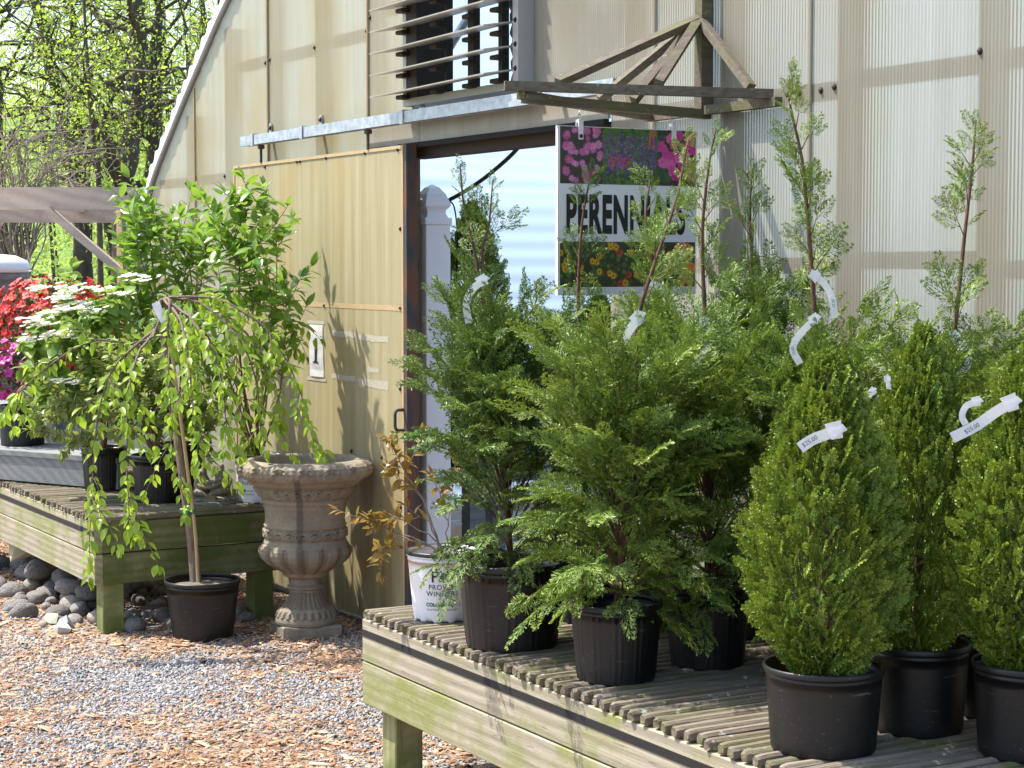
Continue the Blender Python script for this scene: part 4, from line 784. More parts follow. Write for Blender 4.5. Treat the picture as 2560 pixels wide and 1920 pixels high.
su = np.unique(np.concatenate([np.linspace(0, ss[-1], 90), np.linspace(ss[0], ss[12], 50), np.linspace(ss[23], ss[30], 40), np.linspace(ss[33], ss[34], 26), np.linspace(ss[43], ss[47], 32), np.linspace(ss[49], ss[56], 52), ss])); pr = np.interp(su, ss, pp[:, 0]); pz = np.interp(su, ss, pp[:, 1])
K = 320; th = np.linspace(0, 2*np.pi, K, endpoint=False)
TH, Rr = np.meshgrid(th, pr, indexing='xy'); Zz = np.repeat(pz[:, None], K, 1); outer = np.repeat((su < ss[56])[:, None], K, 1)
disp = np.zeros_like(Rr)
def band(z, a, b): return np.clip((z-a)/.004, 0, 1)*np.clip((b-z)/.004, 0, 1)
# gadroons on the bowl
m = band(Zz, .262, .378)*outer; g_ = np.abs(np.sin(TH*14/2.)); disp += m*(-.010*(1-g_**.45)); inner_ = np.clip((g_-.55)/.2, 0, 1)*band(Zz, .295, .368); disp += m*(.003*inner_)-m*.0025*np.exp(-((g_-.6)/.06)**2)*band(Zz, .29, .372)
# flutes on the foot, eggs round the base
m = band(Zz, .112, .182)*outer; disp += m*(-.0045*np.abs(np.sin(TH*13))**.6)
m = band(Zz, .074, .104)*outer; e_ = np.cos(TH*24); disp += m*(.004*np.clip(e_*1.6, -1, 1))
m = band(Zz, .193, .204)*outer; disp += m*.002*np.cos(TH*40)
# scroll friezes
def scroll(T, z, zc, hh, per, amp, seed):
    u = (T*per/(2*np.pi)) % 1.; q = (z-zc)/hh; out = np.zeros_like(T)
    vn = np.abs(q-.55*np.sin(2*np.pi*u*2)); out = np.clip(1.15-vn/.26, 0, 1)
    for cu, sg in ((.125, -1), (.375, 1), (.625, -1), (.875, 1)):
        du = (u-cu)*7.; rr = np.hypot(du, (q-sg*.12)*.95); an = np.arctan2((q-sg*.12), du*sg)
        out = np.maximum(out, np.clip(1.2-np.abs(rr-.42-.05*an)/.13, 0, 1)); out = np.maximum(out, np.clip((.22-rr)/.08, 0, 1))
    for cu in np.arange(0, 1.01, .25):
        du = (u-cu)*9.; le = np.clip(1-(np.abs(q)**1.4+np.abs(du)**1.6), 0, 1); out = np.maximum(out, np.clip(le*2.2, 0, 1)*(.55+.45*np.cos(du*9)*np.cos(q*5)))
    return amp*out
    for cu, sg in ((.27, 1), (.73, -1)):
        du = (u-cu)*3.6; rr = np.hypot(du, q*.95); an = np.arctan2(q, du*sg)
        sp = np.cos((rr*9.5-an)); out = np.maximum(out, np.clip(sp*1.5, 0, 1)*np.clip((.95-rr)/.15, 0, 1))
        out = np.maximum(out, np.clip((.2-rr)/.08, 0, 1))
    for cu in (0., .5, 1.):
        du = (u-cu)*5.5; le = np.clip(1-(np.abs(q*.9)**1.5+np.abs(du)**1.3), 0, 1); out = np.maximum(out, np.clip(le*1.8, 0, 1)*(.65+.35*np.cos(du*14)))
    return amp*out
m = band(Zz, .572, .632)*outer; disp += m*(scroll(TH, Zz, .602, .028, 7, .012, 1)-.003)
m = band(Zz, .403, .455)*outer; disp += m*(scroll(TH, Zz, .429, .025, 5, .012, 2)-.002)
# acanthus leaves round the rim
m = band(Zz, .658, .732)*outer*(Rr > .235); u = (TH*16/(2*np.pi)) % 1.-.5; q = np.clip((Zz-.660)/.07, 0, 1)
wleaf = .16+.30*np.clip(q, 0, 1)**.8+.05*np.cos(q*22); leaf = np.clip((wleaf-np.abs(u))/.05, 0, 1)*np.clip((q-.05)/.06, 0, 1)
vein = np.cos((u/(wleaf+.02))*9.); disp += m*(.0075*leaf+.0028*leaf*vein)
disp -= m*.006*np.exp(-(((np.abs(u)-.42)/.05)**2+((q-.55)/.10)**2))
RR = Rr+disp
vs = np.stack([UX+RR*np.cos(TH), UY+RR*np.sin(TH), Zz], -1).reshape(-1, 3)
n0, n1 = RR.shape; idx = np.arange(n0*n1).reshape(n0, n1); nxt = np.roll(idx, -1, 1)
fu = np.stack([idx[:-1], nxt[:-1], nxt[1:], idx[1:]], -1).reshape(-1, 4)
urn = thing('garden_urn', 'tall brown cast stone urn with carved rim and scroll bands by the sliding door', 'urn', (UX, UY, 0))
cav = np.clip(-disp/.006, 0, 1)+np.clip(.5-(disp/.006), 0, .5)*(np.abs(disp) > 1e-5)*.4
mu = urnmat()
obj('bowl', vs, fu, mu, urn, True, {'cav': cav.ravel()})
c, s = math.cos(-.098), math.sin(-.098); h = .122
pl = MB().box((-h, -h, -.01), (h, h, .0445), .006); pl.v = [(UX+x*c-y*s, UY+x*s+y*c, z) for x, y, z in pl.v]
pl.build('plinth', mu, urn)

# ------------------------------------------------------------------ pots
def pot(parent, c, r, h, mat, rb=None, ribs=0, soil=None, rim=True, k=64, soilz=None, scallop=False):
    rb = rb or r*.83; x, y, z = c
    prof = [(.001, .004), (rb*.96, .004), (rb*.985, .0)]+[(rb+(r*.955-rb)*t, .004+h*.86*t) for t in np.linspace(0, 1, 9)]+[(r*.955, h*.865), (r*.965, h*.88), (r*.965, h*.93)]
    inner = [(r*.945, h*.93), (r*.93, h*.86), (r*.90, h*.70)]
    def rad(a, i, rr, zz):
        if ribs and 3 <= i <= 11:
            t = (a*ribs/(2*math.pi)) % 1.; e = abs(t-.5)
            return rr+(.0022 if (.30 < e < .36 and i < 11) else 0)+(-.0015 if i < 4 else 0)
        return rr
    m = MB().lathe(prof+inner, c, k if not ribs else ribs*14, rad)
    if scallop:
        kk = k if not ribs else ribs*14
        m.v = [(vx, vy, vz+(.010 if (i//kk in (2, 3) and (i % 6) < 3) else 0)) for i, (vx, vy, vz) in enumerate(m.v)]
    po = m.build('pot', mat, parent, True)
    if rim:
        MB().lathe([(r*.966, h*.925), (r*.995, h*.928), (r*1.005, h*.945), (r*1.005, h*.985), (r*.99, h), (r*.965, h), (r*.95, h*.985), (r*.946, h*.93), (r*.966, h*.925)], c, k).build('rim', mat, po, True)
    sz = soilz or h*.82
    m = MB(); n = 16; rs_ = np.random.RandomState(int(abs(x*1000+y*77)) % 9999)
    pts = [(x, y, z+sz+.012)]; ff = []
    for i, q in enumerate((.4, .75, .985)):
        for j in range(n): a = 2*math.pi*j/n; pts.append((x+r*.925*q*math.cos(a), y+r*.925*q*math.sin(a), z+sz+rs_.randn()*.005*(q < .9)+.01*(1-q)))
    ff += [(0, 1+j, 1+(j+1) % n) for j in range(n)]
    for i in range(2):
        for j in range(n): ff.append((1+i*n+j, 1+(i+1)*n+j, 1+(i+1)*n+(j+1) % n, 1+i*n+(j+1) % n))
    m.add(pts, ff).build('soil', soil or M_['soil'], parent, True)
    return po

# ------------------------------------------------------------------ sprays and leaves
def spray_mesh(name, seed, mat, sides=15, sub=3, ang=48, fan=1., wk=.034):
    """flat scale-leaved spray, unit length along +Y, made of small ridged blades"""
    r = np.random.RandomState(seed); vs, fs, tp = [], [], []
    def kite(p, d, L, wd, t0, t1):
        n = len(vs); x = np.array([d[1], -d[0]])
        z0 = -.16*p[1]**2-.3*abs(p[0])**1.5; e = p+d*L; z1 = -.16*e[1]**2-.3*abs(e[0])**1.5+r.randn()*.025; mid = p+d*L*.55; zm = (z0+z1)/2; ro = r.randn()*wd*.8
        for q, z in ((p, z0), (mid+x*wd, zm-wd*.9+ro), (e, z1), (mid-x*wd, zm-wd*.9-ro)): vs.append((q[0], q[1], z))
        fs.append((n, n+1, n+2)); fs.append((n, n+2, n+3)); tp.extend([t0, (t0+t1)/2, t1, (t0+t1)/2])
    cur = r.randn()*.08; ax = lambda t: np.array([cur*t*t, t])
    for i in range(8):
        a, b = ax(i/8.), ax((i+1)/8.); d = b-a; kite(a-d*.1, d/np.linalg.norm(d), np.linalg.norm(d)*1.25, wk*.75*(1-.05*i), i/8.*.5, (i+1)/8.*.6)
    for i in range(sides):
        t = .08+.90*i/sides; sg = 1 if i % 2 else -1
        L = fan*.50*(1-t)**.65*(.55+.45*min(1, t/.22))*r.uniform(.8, 1.15)+.05
        aa = math.radians(ang+r.randn()*5)*sg; d = np.array([math.sin(aa), math.cos(aa)]); p = ax(t)
        kite(p, d, L, wk*.8, .35, .8)
        m = sub if L > .2 else (2 if L > .12 else 1)
        for j in range(m):
            q = p+d*L*(.30+.55*j/max(1, m)); 
            for sgn in (-1, 1):
                bb = aa+sgn*math.radians(40+r.randn()*6); kite(q, np.array([math.sin(bb), math.cos(bb)]), L*(.42-.22*j/max(1, m))*r.uniform(.8, 1.2)+.02, wk*.75, .5, 1.)
    me = fast_mesh(name, np.array(vs), np.array(fs)); me.materials.append(mat); setattrs(me, {'tip': np.array(tp), 'tint': np.zeros(len(vs))}); return me
THU = [spray_mesh('frond', 40+i, M_['thuja'], 11, 2, 42, .86, .023) for i in range(6)]
THD = [spray_mesh('frond', 50+i, M_['thujadark'], 11, 2, 42, .86, .023) for i in range(5)]
ARB = [spray_mesh('spray', 60+i, M_['arb'], 9, 2, 36, .95, .040) for i in range(4)]
def leaf_mesh(name, mat, wd, seed, curve=.25, fold=.25, tipl=1.4, serr=0.):
    r = np.random.RandomState(seed); n = 7; vs = []; tp = []
    for i in range(n):
        t = i/(n-1.); h = wd*math.sin(math.pi*t**.85)**.9*(1 if t < .6 else (1-((t-.6)/.4)**tipl*.25)); h = max(h, .012 if t < .05 else 0.004); z = -curve*t*t
        zz = z+fold*h
        vs += [(-h, t, zz+r.randn()*.008), (0, t, z), (h, t, zz+r.randn()*.008)]; tp += [t*.35+.1, t*.35, t*.35+.1]
    fs = []
    for i in range(n-1):
        a = i*3; fs += [(a, a+1, a+4), (a, a+4, a+3), (a+1, a+2, a+5), (a+1, a+5, a+4)]
    me = fast_mesh(name, np.array(vs), np.array(fs)); me.materials.append(mat); me.polygons.foreach_set('use_smooth', np.ones(len(me.polygons), bool))
    setattrs(me, {'tip': np.array(tp), 'tint': np.zeros(len(vs))}); return me
def leafset(mat, wd, n=4, curve=.25, fold=.25, name='leaf'): return [leaf_mesh(name, M_[mat], wd*(1+.12*(i-1.5)), 100+i, curve*(.5+.5*i), fold) for i in range(n)]
L_CH = leafset('cherry', .23, 4, .16, .35); L_LA = leafset('laurel', .20, 4, .14, .3); L_VI = leafset('vib', .33, 4, .2, .2); L_SM = leafset('smallleaf', .34, 4, .12, .2)
L_BR = leafset('bronze', .22, 4, .2, .3); L_DK = leafset('darkleaf', .28, 3, .1, .2); L_MR = leafset('maroon', .5, 3, .2, .1)
P_RED = leafset('redflower', .36, 3, .3, .1, 'petal'); P_MAG = leafset('magflower', .36, 3, .3, .1, 'petal'); P_WH = leafset('whiteflower', .42, 3, .05, .05, 'petal')

def poly_sample(pts, n):
    pts = np.asarray(pts); return spline(pts, n)
def cedar(key, label, c, r, h, H, R, seed, mats=THU, leaders=(), potmat_='pot', ribs=12, group='potted cedars on the bench', dens=1., cap=300):
    """pot + stem + upswept branches carrying fronds"""
    rr = np.random.RandomState(seed); x, y, z = c
    t = thing('potted_cedar', label, 'potted cedar', c, group); pot(t, c, r, h, M_[potmat_], ribs=ribs)
    base = V(x, y, z+h*.82); pl_ = []; stems = MB(); twig = MB()
    main = leaders[0] if leaders else [base+V(0, 0, H*.6), base+V(0, 0, H)]
    stem = spline([base]+[base*.5+np.array(main[0])*.5+rr.randn(3)*.006]+[np.array(q) for q in main], 26)
    stems.tube(stem, np.linspace(.010, .0022, 26), k=7)
    for ld in leaders[1:]: stems.tube(spline([np.array(q) for q in ld], 14), np.linspace(.006, .002, 14), k=6)
    def at_h(zz):
        i = np.argmin(np.abs(stem[:, 2]-zz)); return stem[i]
    nb = int(104*dens)
    for k in range(nb):
        u = (k+rr.rand())/nb; u = u**1.3; zz = base[2]+.025+u*H*.80
        p0 = at_h(zz) if zz < stem[-1, 2] else np.array([stem[-1, 0], stem[-1, 1], zz])
        az = k*2.39996+rr.randn()*.35
        if key == 'A' and u < .16 and math.cos(az-2.9) > .35: continue
        prof_ = R*(1-u**1.7)**.72*(.82+.18*min(1, u/.12))*rr.uniform(.6, 1.1)+.015
        el = math.radians(2+62*(1-math.exp(-u/.14))+4*u+rr.randn()*8); out = V(math.cos(az), math.sin(az), 0)
        Lb = prof_/max(.35, math.cos(el)); tt = np.linspace(0, 1, 7)
        bp = np.array([p0+out*Lb*math.cos(el)*q+V(0, 0, 1)*(Lb*math.sin(el)*q+.10*Lb*math.sin(q*3.1)-(1-u)*.20*Lb*q**3) for q in tt])
        twig.tube(bp, .0022, .0008, k=4, cap=False)
        nf_ = max(4, int(Lb/.023))
        for j in range(nf_):
            q = .22+.78*(j+.5)/nf_; ii = q*6; i0 = min(5, int(ii)); p = bp[i0]*(1-(ii-i0))+bp[i0+1]*(ii-i0); d = unit(bp[min(6, i0+1)]-bp[i0])
            sgn = 1 if j % 2 else -1
            side = unit(np.cross(d, V(0, 0, 1)))*sgn
            dd = unit(d*.85+side*.62+rr.randn(3)*.16+V(0, 0, .10 if u > .4 else -.06)); nn_ = unit(V(0, 0, .8)+rr.randn(3)*.7+out*.35)
            pl_.append((mats[rr.randint(len(mats))], frame_matrix(p, dd, nn_, rr.uniform(.060, .106)*(1-.2*q))))
        pl_.append((mats[rr.randint(len(mats))], frame_matrix(bp[-1]-d*.02, unit(d+rr.randn(3)*.1), unit(V(0, 0, 1)+rr.randn(3)*.6+out*.3), rr.uniform(.08, .12))))
    # open leader shoots above the crown
    for ld in leaders:
        lp = spline([np.array(q) for q in ld], 60); Ls = np.linalg.norm(np.diff(lp, axis=0), axis=1).sum(); nsh = int(Ls/.026)
        for j in range(nsh):
            q = .12+.86*(j/nsh); p = lp[int(q*59)]; d = unit(lp[min(59, int(q*59)+2)]-lp[max(0, int(q*59)-2)])
            az = j*2.2+rr.randn()*.5; side = unit(np.cross(d, V(math.cos(az), math.sin(az), .1)))
            if rr.rand() < .28 and q < .8: continue
            size = (.15-.095*q)*rr.uniform(.6, 1.2); dd = unit(d*.9+side*.75+V(0, 0, .1))
            vn = unit(-unit(p-CAM)*.6+rr.randn(3)*.6+V(0, 0, .3))
            if size > .07:
                e = p+dd*size*.55; twig.tube([p, e], .0018, .001, k=4, cap=False)
                for q2 in range(3): pl_.append((mats[rr.randint(len(mats))], frame_matrix(p+dd*size*(.25+.25*q2), unit(dd*.8+(1 if q2 % 2 else -1)*unit(np.cross(dd, vn))*.55), vn, size*(.72-.1*q2))))
                pl_.append((mats[rr.randint(len(mats))], frame_matrix(e, dd, vn, size*.75)))
            else: pl_.append((mats[rr.randint(len(mats))], frame_matrix(p, dd, vn, size)))
        pl_.append((mats[0], frame_matrix(lp[-1]-d*.02, d, unit(-unit(lp[-1]-CAM)+V(0, 0, .2)), .05)))
    stems.build('stem', M_['redstem'], t, True); twig.build('branches', M_['redstem'], t, kind='stuff')
    foliage(pl_, mats[0].materials[0], t, 'frond', cap)
    return t
ZB_ = .5
cedar('A', 'dark green cedar in large black pot beside white printed pot, two upright leaders', (3.13, -.945, ZB_), .150, .235, .60, .25, 1, THD, LEADERS['A'], 'pot', 12, dens=1.15)
cedar('B', 'bright green cedar in ribbed black pot at bench front, bare leader crossing the sign', (3.63, -.925, ZB_), .118, .20, .50, .245, 2, THU, LEADERS['B'], 'potblue', 12, dens=1.15)
cedar('C', 'cedar in ribbed black pot with thin straight leader at the edge of the sign', (3.60, -.62, ZB_), .114, .21, .55, .235, 3, THU, LEADERS['C'], 'potblue', 12)
cedar('D', 'tall cedar with two paper price strips and long arching leader against the wall', (3.85, -.42, ZB_), .112, .21, .58, .26, 4, THU, LEADERS['D'], 'potblue', 12)
cedar('E', 'cedar with sparse single leader standing behind the trimmed arborvitae', (4.14, -.27, ZB_), .112, .21, .46, .24, 5, THU, LEADERS['E'], 'potblue', 12)
cedar('F', 'dark cedar close against the wall behind the others, short dense tip', (3.33, -.28, ZB_), .112, .21, .86, .20, 6, THD, LEADERS['F'], 'potblue', 12, cap=120, dens=.65)
cedar('G', 'cedar with slim feathery top rising in front of the letter P of the sign', (2.92, -.57, ZB_), .112, .21, .68, .20, 7, THD, LEADERS['G'], 'potblue', 12, cap=260, dens=.75)
cedar('H', 'cedar with dense pointed top rising in front of the middle of the sign', (3.12, -.46, ZB_), .112, .21, .74, .19, 8, THU, LEADERS['H'], 'potblue', 12, cap=260, dens=.75)

ARBF = {}
def arborvitae(label, c, r, h, H, R, seed, n=1500, group='potted arborvitae on the bench', potm='pot', size=.047, key=0):
    rr = np.random.RandomState(seed); x, y, z = c
    t = thing('potted_arborvitae', label, 'arborvitae', c, group); pot(t, c, r, h, M_[potm], rb=r*.86, soil=M_['soil'], soilz=h*.78)
    zb = z+h*.80; pl_ = []; fl = scatter_noise(seed+500)
    MB().tube([(x, y, zb-.03), (x, y, zb+H*.5), (x, y, zb+H*.92)], .014, .002, k=7).build('stem', M_['redstem'], t, True)
    if key in ARBF:   # same foliage mesh, turned and scaled
        me, zo, H0, R0 = ARBF[key]; a = seed*1.7; kx, kz = R/R0, H/H0; M = np.eye(4)
        M[:3, :3] = np.array([[math.cos(a)*kx, -math.sin(a)*kx, 0], [math.sin(a)*kx, math.cos(a)*kx, 0], [0, 0, kz]]); M[:3, 3] = (x, y, zb-zo*kz)
        o = inst('foliage', me, M, t); o['kind'] = 'stuff'; return t
    for k in range(n):
        u = ((k+rr.rand())/n)**.85; az = k*2.39996
        ru = R*(min(1, (u+.03)/.30)**.72)*(1-max(0, (u-.35)/.65)**1.7)**.8
        lump = .70+.52*float(fl(np.array(az*2.2+9), np.array(u*11)))
        dp = 1 if rr.rand() < .78 else rr.uniform(.45, .9)
        q = ru*lump*dp; out = V(math.cos(az), math.sin(az), 0); p = V(x, y, zb-.01)+out*q+V(0, 0, H*u)
        up_ = .55+.9*u; d = unit(out*(1-.55*u)+V(0, 0, up_-.25)+rr.randn(3)*.22); nn_ = unit(np.cross(d, V(0, 0, 1))+rr.randn(3)*.45)
        pl_.append((ARB[rr.randint(4)], frame_matrix(p-d*size*.5, d, nn_, size*rr.uniform(.75, 1.3))))
    for k in range(16):
        az = rr.rand()*6.28; p = V(x, y, zb+H*.93)+V(math.cos(az), math.sin(az), 0)*.022*rr.rand()
        pl_.append((ARB[rr.randint(4)], frame_matrix(p, unit(V(rr.randn()*.15, rr.randn()*.15, 1)), unit(V(rr.randn(), rr.randn(), 0)), size*1.25)))
    tw = MB()
    for k in range(40):
        u = (k+.5)/40; az = k*2.4; tw.tube([(x, y, zb+H*u*.85), (x+math.cos(az)*R*.35, y+math.sin(az)*R*.35, zb+H*u*.85+.05), (x+math.cos(az)*R*.6*(1-u), y+math.sin(az)*R*.6*(1-u), zb+H*u*.85+.13)], .003, .001, k=4, cap=False)
    tw.build('branches', M_['redstem'], t, kind='stuff')
    foliage(pl_, M_['arb'], t, 'spray', 0); ARBF[key] = ([c_ for c_ in t.children if c_.name.startswith('foliage')][0].data, zb-z, H, R); return t
arborvitae('dense cone shaped arborvitae in scuffed wide black pot, price strip across its middle', (4.43, -.905, ZB_), .132, .185, .70, .158, 11, 2100)
arborvitae('darker arborvitae in black pot between two lighter ones, narrow curled price strip', (4.40, -.61, ZB_), .118, .20, .74, .14, 12, 1900)
arborvitae('arborvitae at the bench end with long straight price strip', (4.68, -.55, ZB_), .120, .20, .72, .155, 13, 2000)
t = thing('empty_pot', 'black nursery pot tucked behind the arborvitae pots', 'pot', (4.36, -.36, ZB_)); pot(t, (4.36, -.36, ZB_), .11, .20, M_['potblue'])

# ------------------------------------------------------------------ price strips tied round the stems
TAGTXT = text_arrays('$25.00', 1.); TAGTXT2 = text_arrays('33.00', 1.)
def price_tag(label, pts, wd, txt=None, knot=True):
    """curved paper strip through pts (world); face roughly towards the yard"""
    cpts = spline([np.array(q) for q in pts], 12); t = thing('price_tag', label, 'price tag', tuple(cpts[0]), 'paper price strips tied to the plants')
    vs = []; fr = []
    for i in range(12):
        d = unit(cpts[min(11, i+1)]-cpts[max(0, i-1)]); nv = unit(V(.86, -.48, .1)+.25*V(math.sin(i*.5), 0, 0)); sd = unit(np.cross(d, nv)); fr.append((d, sd, np.cross(sd, d)))
        vs += [cpts[i]-sd*wd/2, cpts[i]+sd*wd/2]
    f = [(2*i, 2*i+1, 2*i+3, 2*i+2) for i in range(11)]
    obj('strip', vs, f, M_['paper'], t)
    if knot:
        p = cpts[0]; d, sd, nv = fr[0]; k = MB()
        k.add([p-sd*wd*.8-d*wd*.5+nv*.002, p+sd*wd*.7-d*wd*.9+nv*.003, p+sd*wd*.9+d*wd*.6+nv*.004, p-sd*wd*.6+d*wd*.5+nv*.003], [(0, 1, 2, 3)])
        k.add([p-sd*wd*.3-d*wd*1.1+nv*.004, p+sd*wd*.35-d*wd*.9+nv*.005, p+sd*wd*.3+d*wd*.4+nv*.006, p-sd*wd*.5+d*wd*.3+nv*.006], [(0, 1, 2, 3)]); k.build('knot', M_['paper'], t)
    if txt:
        v, ff = txt; i = 8; p = cpts[i]; d, sd, nv = fr[i]; s = wd*.55
        sgn = np.sign(nv@(CAM-p)) or 1
        q = np.array([p+nv*sgn*.0012-d*a[0]*s*1.0+(sd*sgn if True else sd)*(a[1]-.35)*s for a in v]); obj('price', q, ff, M_['greyink'], t)
    return t
for lab, pts, wd, tx in TAGS: price_tag(lab, pts, wd, {0: None, 1: TAGTXT, 2: TAGTXT2}[tx])

# ------------------------------------------------------------------ broad-leaved plants
def leafy(t, stems, leaves, mat, spacing, size, seed, droop=.0, start=.15, r0=.006, r1=.0015, wood_='twig', cap=300, spread=.8, petiole=0., pairs=False, ntw=0, sname='stem', cl=1):
    rr = np.random.RandomState(seed); pl_ = []; wood_m = MB()
    allst = []
    for s in stems:
        sp = spline([np.array(q) for q in s], 40)
        sp[1:-1] += rr.randn(38, 3)*.0025
        allst.append((sp, r0))
        for k in range(ntw):
            q = .3+.65*(k+rr.rand())/max(1, ntw); i = int(q*38); d = unit(sp[i+1]-sp[i]); az = rr.rand()*6.28
            sd = unit(np.cross(d, V(math.cos(az), math.sin(az), .2))); L = rr.uniform(.08, .20)
            tw = np.array([sp[i]+(d*.6+sd*.8)*L*a+V(0, 0, .25-droop*.9)*L*a*a for a in np.linspace(0, 1, 7)]); allst.append((spline(tw, 16), r0*.4))
    for sp, rad in allst:
        wood_m.tube(sp[::2] if len(sp) > 20 else sp, rad, max(r1*.7, rad*.22), k=6)
        L = np.linalg.norm(np.diff(sp, axis=0), axis=1).sum(); n = max(2, int(L/spacing)); m = len(sp)-1
        st = start if rad == r0 else .15
        for j in range(n):
            q = st+(1-st)*(j+rr.rand()*.6)/n; q = min(q, 1); i = min(m-1, int(q*m)); p = sp[i]*(1-(q*m-i))+sp[i+1]*(q*m-i); d = unit(sp[i+1]-sp[i])
            for az in ([j*2.4+rr.randn()*.4+q9*2.1 for q9 in range(cl)] if not pairs else [j*1.57, j*1.57+3.14]):
                a = V(math.cos(az), math.sin(az), 0); sd = unit(np.cross(d, a)+1e-6)
                dd = unit(d*(1-spread)+sd*spread+rr.randn(3)*.15+V(0, 0, -droop)); nn_ = unit(V(0, 0, 1)+rr.randn(3)*.35+sd*.2-(0 if droop < .5 else .8)*unit(p-CAM))
                pl_.append((leaves[rr.randint(len(leaves))], frame_matrix(p+dd*petiole, dd, nn_, size*rr.uniform(.65, 1.2))))
        d = unit(sp[-1]-sp[-3])
        for k in range(3): pl_.append((leaves[rr.randint(len(leaves))], frame_matrix(sp[-1], unit(d+rr.randn(3)*.35+V(0, 0, -droop*.8)), unit(V(0, 0, 1)+rr.randn(3)*.4), size*rr.uniform(.6, 1.)))) 
    wood_m.build(sname, M_[wood_], t, True, kind='stuff')
    foliage(pl_, M_[mat], t, 'leaf', cap); return pl_
# weeping cherry
CB = (.235, -.775, 0.)
wc = thing('potted_weeping_cherry', 'staked weeping cherry with lime green hanging leaves in black pot on the gravel', 'weeping tree', CB)
pot(wc, (CB[0], CB[1], 0), .157, .245, M_['pot'], rb=.124, soil=M_['soilgrey'], soilz=.215)
MB().tube(spline([(CB[0]-.03, CB[1]-.02, .2)]+CH_TRUNK, 30), np.linspace(.026, .0155, 30), k=12).build('trunk', M_['cherrybark'], wc, True)
MB().tube(spline([(CB[0]-.005, CB[1]+.0, .2)]+CH_STAKE, 20), .0085, .007, k=8).build('stake', M_['rusttrim'], wc, True)
for i, q in ((2, .1), (4, .3)):  # green ties
    p = (np.array(CH_TRUNK[1 if i == 2 else 3])*.6+np.array(CH_TRUNK[2 if i == 2 else 4])*.4)
    MB().tube([p+V(-.026, -.012, 0), p+V(.0, -.034, .003), p+V(.032, -.014, .002), p+V(.036, .02, 0), p+V(.0, .03, 0), p+V(-.026, -.012, 0)], .0055, k=5, flat=2.2).build('tie', M_['greenink'], wc)
leafy(wc, CH_STRANDS, L_CH, 'cherry', .036, .050, 31, droop=.75, start=.2, r0=.0062, spread=.8, petiole=.010, ntw=4, cl=2, wood_='cherrybark', sname='branches')
price_tag('square plant label hanging from the top of the weeping cherry', [(np.array(CH_TRUNK[-1])+V(.04, -.03, -.005)).tolist(), (np.array(CH_TRUNK[-1])+V(.05, -.02, -.04)).tolist(), (np.array(CH_TRUNK[-1])+V(.065, .0, -.085)).tolist()], .034, None, False)
price_tag('narrow white strip hanging below the top of the weeping cherry', [(np.array(CH_TRUNK[-1])+V(.02, .01, -.03)).tolist(), (np.array(CH_TRUNK[-1])+V(.035, .015, -.08)).tolist(), (np.array(CH_TRUNK[-1])+V(.03, .03, -.14)).tolist()], .012, None, False)

# printed white grower pots
def wrap(v, f, c, r, z, ang, sx=1., lift=.0012):
    q = []
    for a in v: t = ang+a[0]*sx/r; rr_ = r+lift; q.append((c[0]+rr_*math.cos(t), c[1]+rr_*math.sin(t), z+a[1]))
    return q
SER = {}
def printed_pot(t, c, r, h, ang):
    pot(t, c, r, h, M_['white'], rb=r*.80, ribs=0, k=72, scallop=True, soilz=h*.84)
    MB().lathe([(r*1.007, h*.95), (r*1.009, h*.99), (r*.99, h+.002), (r*.965, h+.002)], c, 64).build('dark_rim', M_['potblue'], t, True)
    def rz(z): return r*.80+(r*.955-r*.80)*(z-.004)/(h*.86)
    def put(body, size, z, col, name, x=0., off=0., sx=1., sp=1.):
        v, f = text_arrays(body, size, off, sp); v = v*np.array([sx, 1, 1])+np.array([x, 0, 0]); zz = c[2]+z
        q = []
        for a in v: rr_ = rz(z+a[1])+.0013; th_ = ang+a[0]/rr_; q.append((c[0]+rr_*math.cos(th_), c[1]+rr_*math.sin(th_), zz+a[1]))
        obj(name, q, f, M_[col], t)
    put('P', h*.24, h*.60, 'ink', 'logo_letter', -h*.105, .0006); put('W', h*.24, h*.60, 'ink', 'logo_letter', h*.075, .0006, .85)
    put('PROVEN', h*.105, h*.49, 'ink', 'lettering', 0, 0., .95, 1.1); put('WINNERS', h*.105, h*.395, 'ink', 'lettering', 0, 0., .95, 1.1)
    put('COLOR', h*.07, h*.245, 'greenink', 'lettering', -h*.12, .0006); put('CHOICE', h*.07, h*.245, 'greenink', 'lettering', h*.15, -.0002); put('FLOWERING SHRUBS', h*.036, h*.185, 'ink', 'lettering', 0, 0., 1.15, 1.2)
    def shape(pts, col, name):
        q = []
        for a, b in pts: rr_ = rz(b)+.0016; q.append((c[0]+rr_*math.cos(ang+a/rr_), c[1]+rr_*math.sin(ang+a/rr_), c[2]+b))
        obj(name, q, [tuple(range(len(pts)))], M_[col], t)
    shape([(-h*.05, h*.60), (-h*.02, h*.61), (h*.02, h*.64), (h*.035, h*.70), (h*.03, h*.75), (-h*.01, h*.71), (-h*.035, h*.66)], 'greenink', 'logo_leaf')
    shape([(-h*.24, h*.345), (h*.24, h*.345), (h*.24, h*.350), (-h*.24, h*.350)], 'ink', 'rule_line')
    shape([(-h*.0+h*.035*math.cos(i*.628), h*.27+h*.035*math.sin(i*.628)) for i in range(10)], 'greenink', 'logo_flower')
PC = (2.69, -.93, .5)
t = thing('potted_weigela', 'white printed grower pot with arching bronze leaved stems at the bench corner', 'potted shrub', PC)
printed_pot(t, PC, .108, .205, math.atan2(-.495, .869)+.02)
leafy(t, WEIGELA, L_BR, 'bronze', .020, .042, 41, droop=-.05, start=.55, r0=.003, spread=.65, wood_='deadtwig', ntw=1, sname='stems')
PC = (-.15, -.37, .5)
t = thing('potted_laurel', 'tall glossy green shrub in white printed pot beside the urn', 'potted shrub', PC)
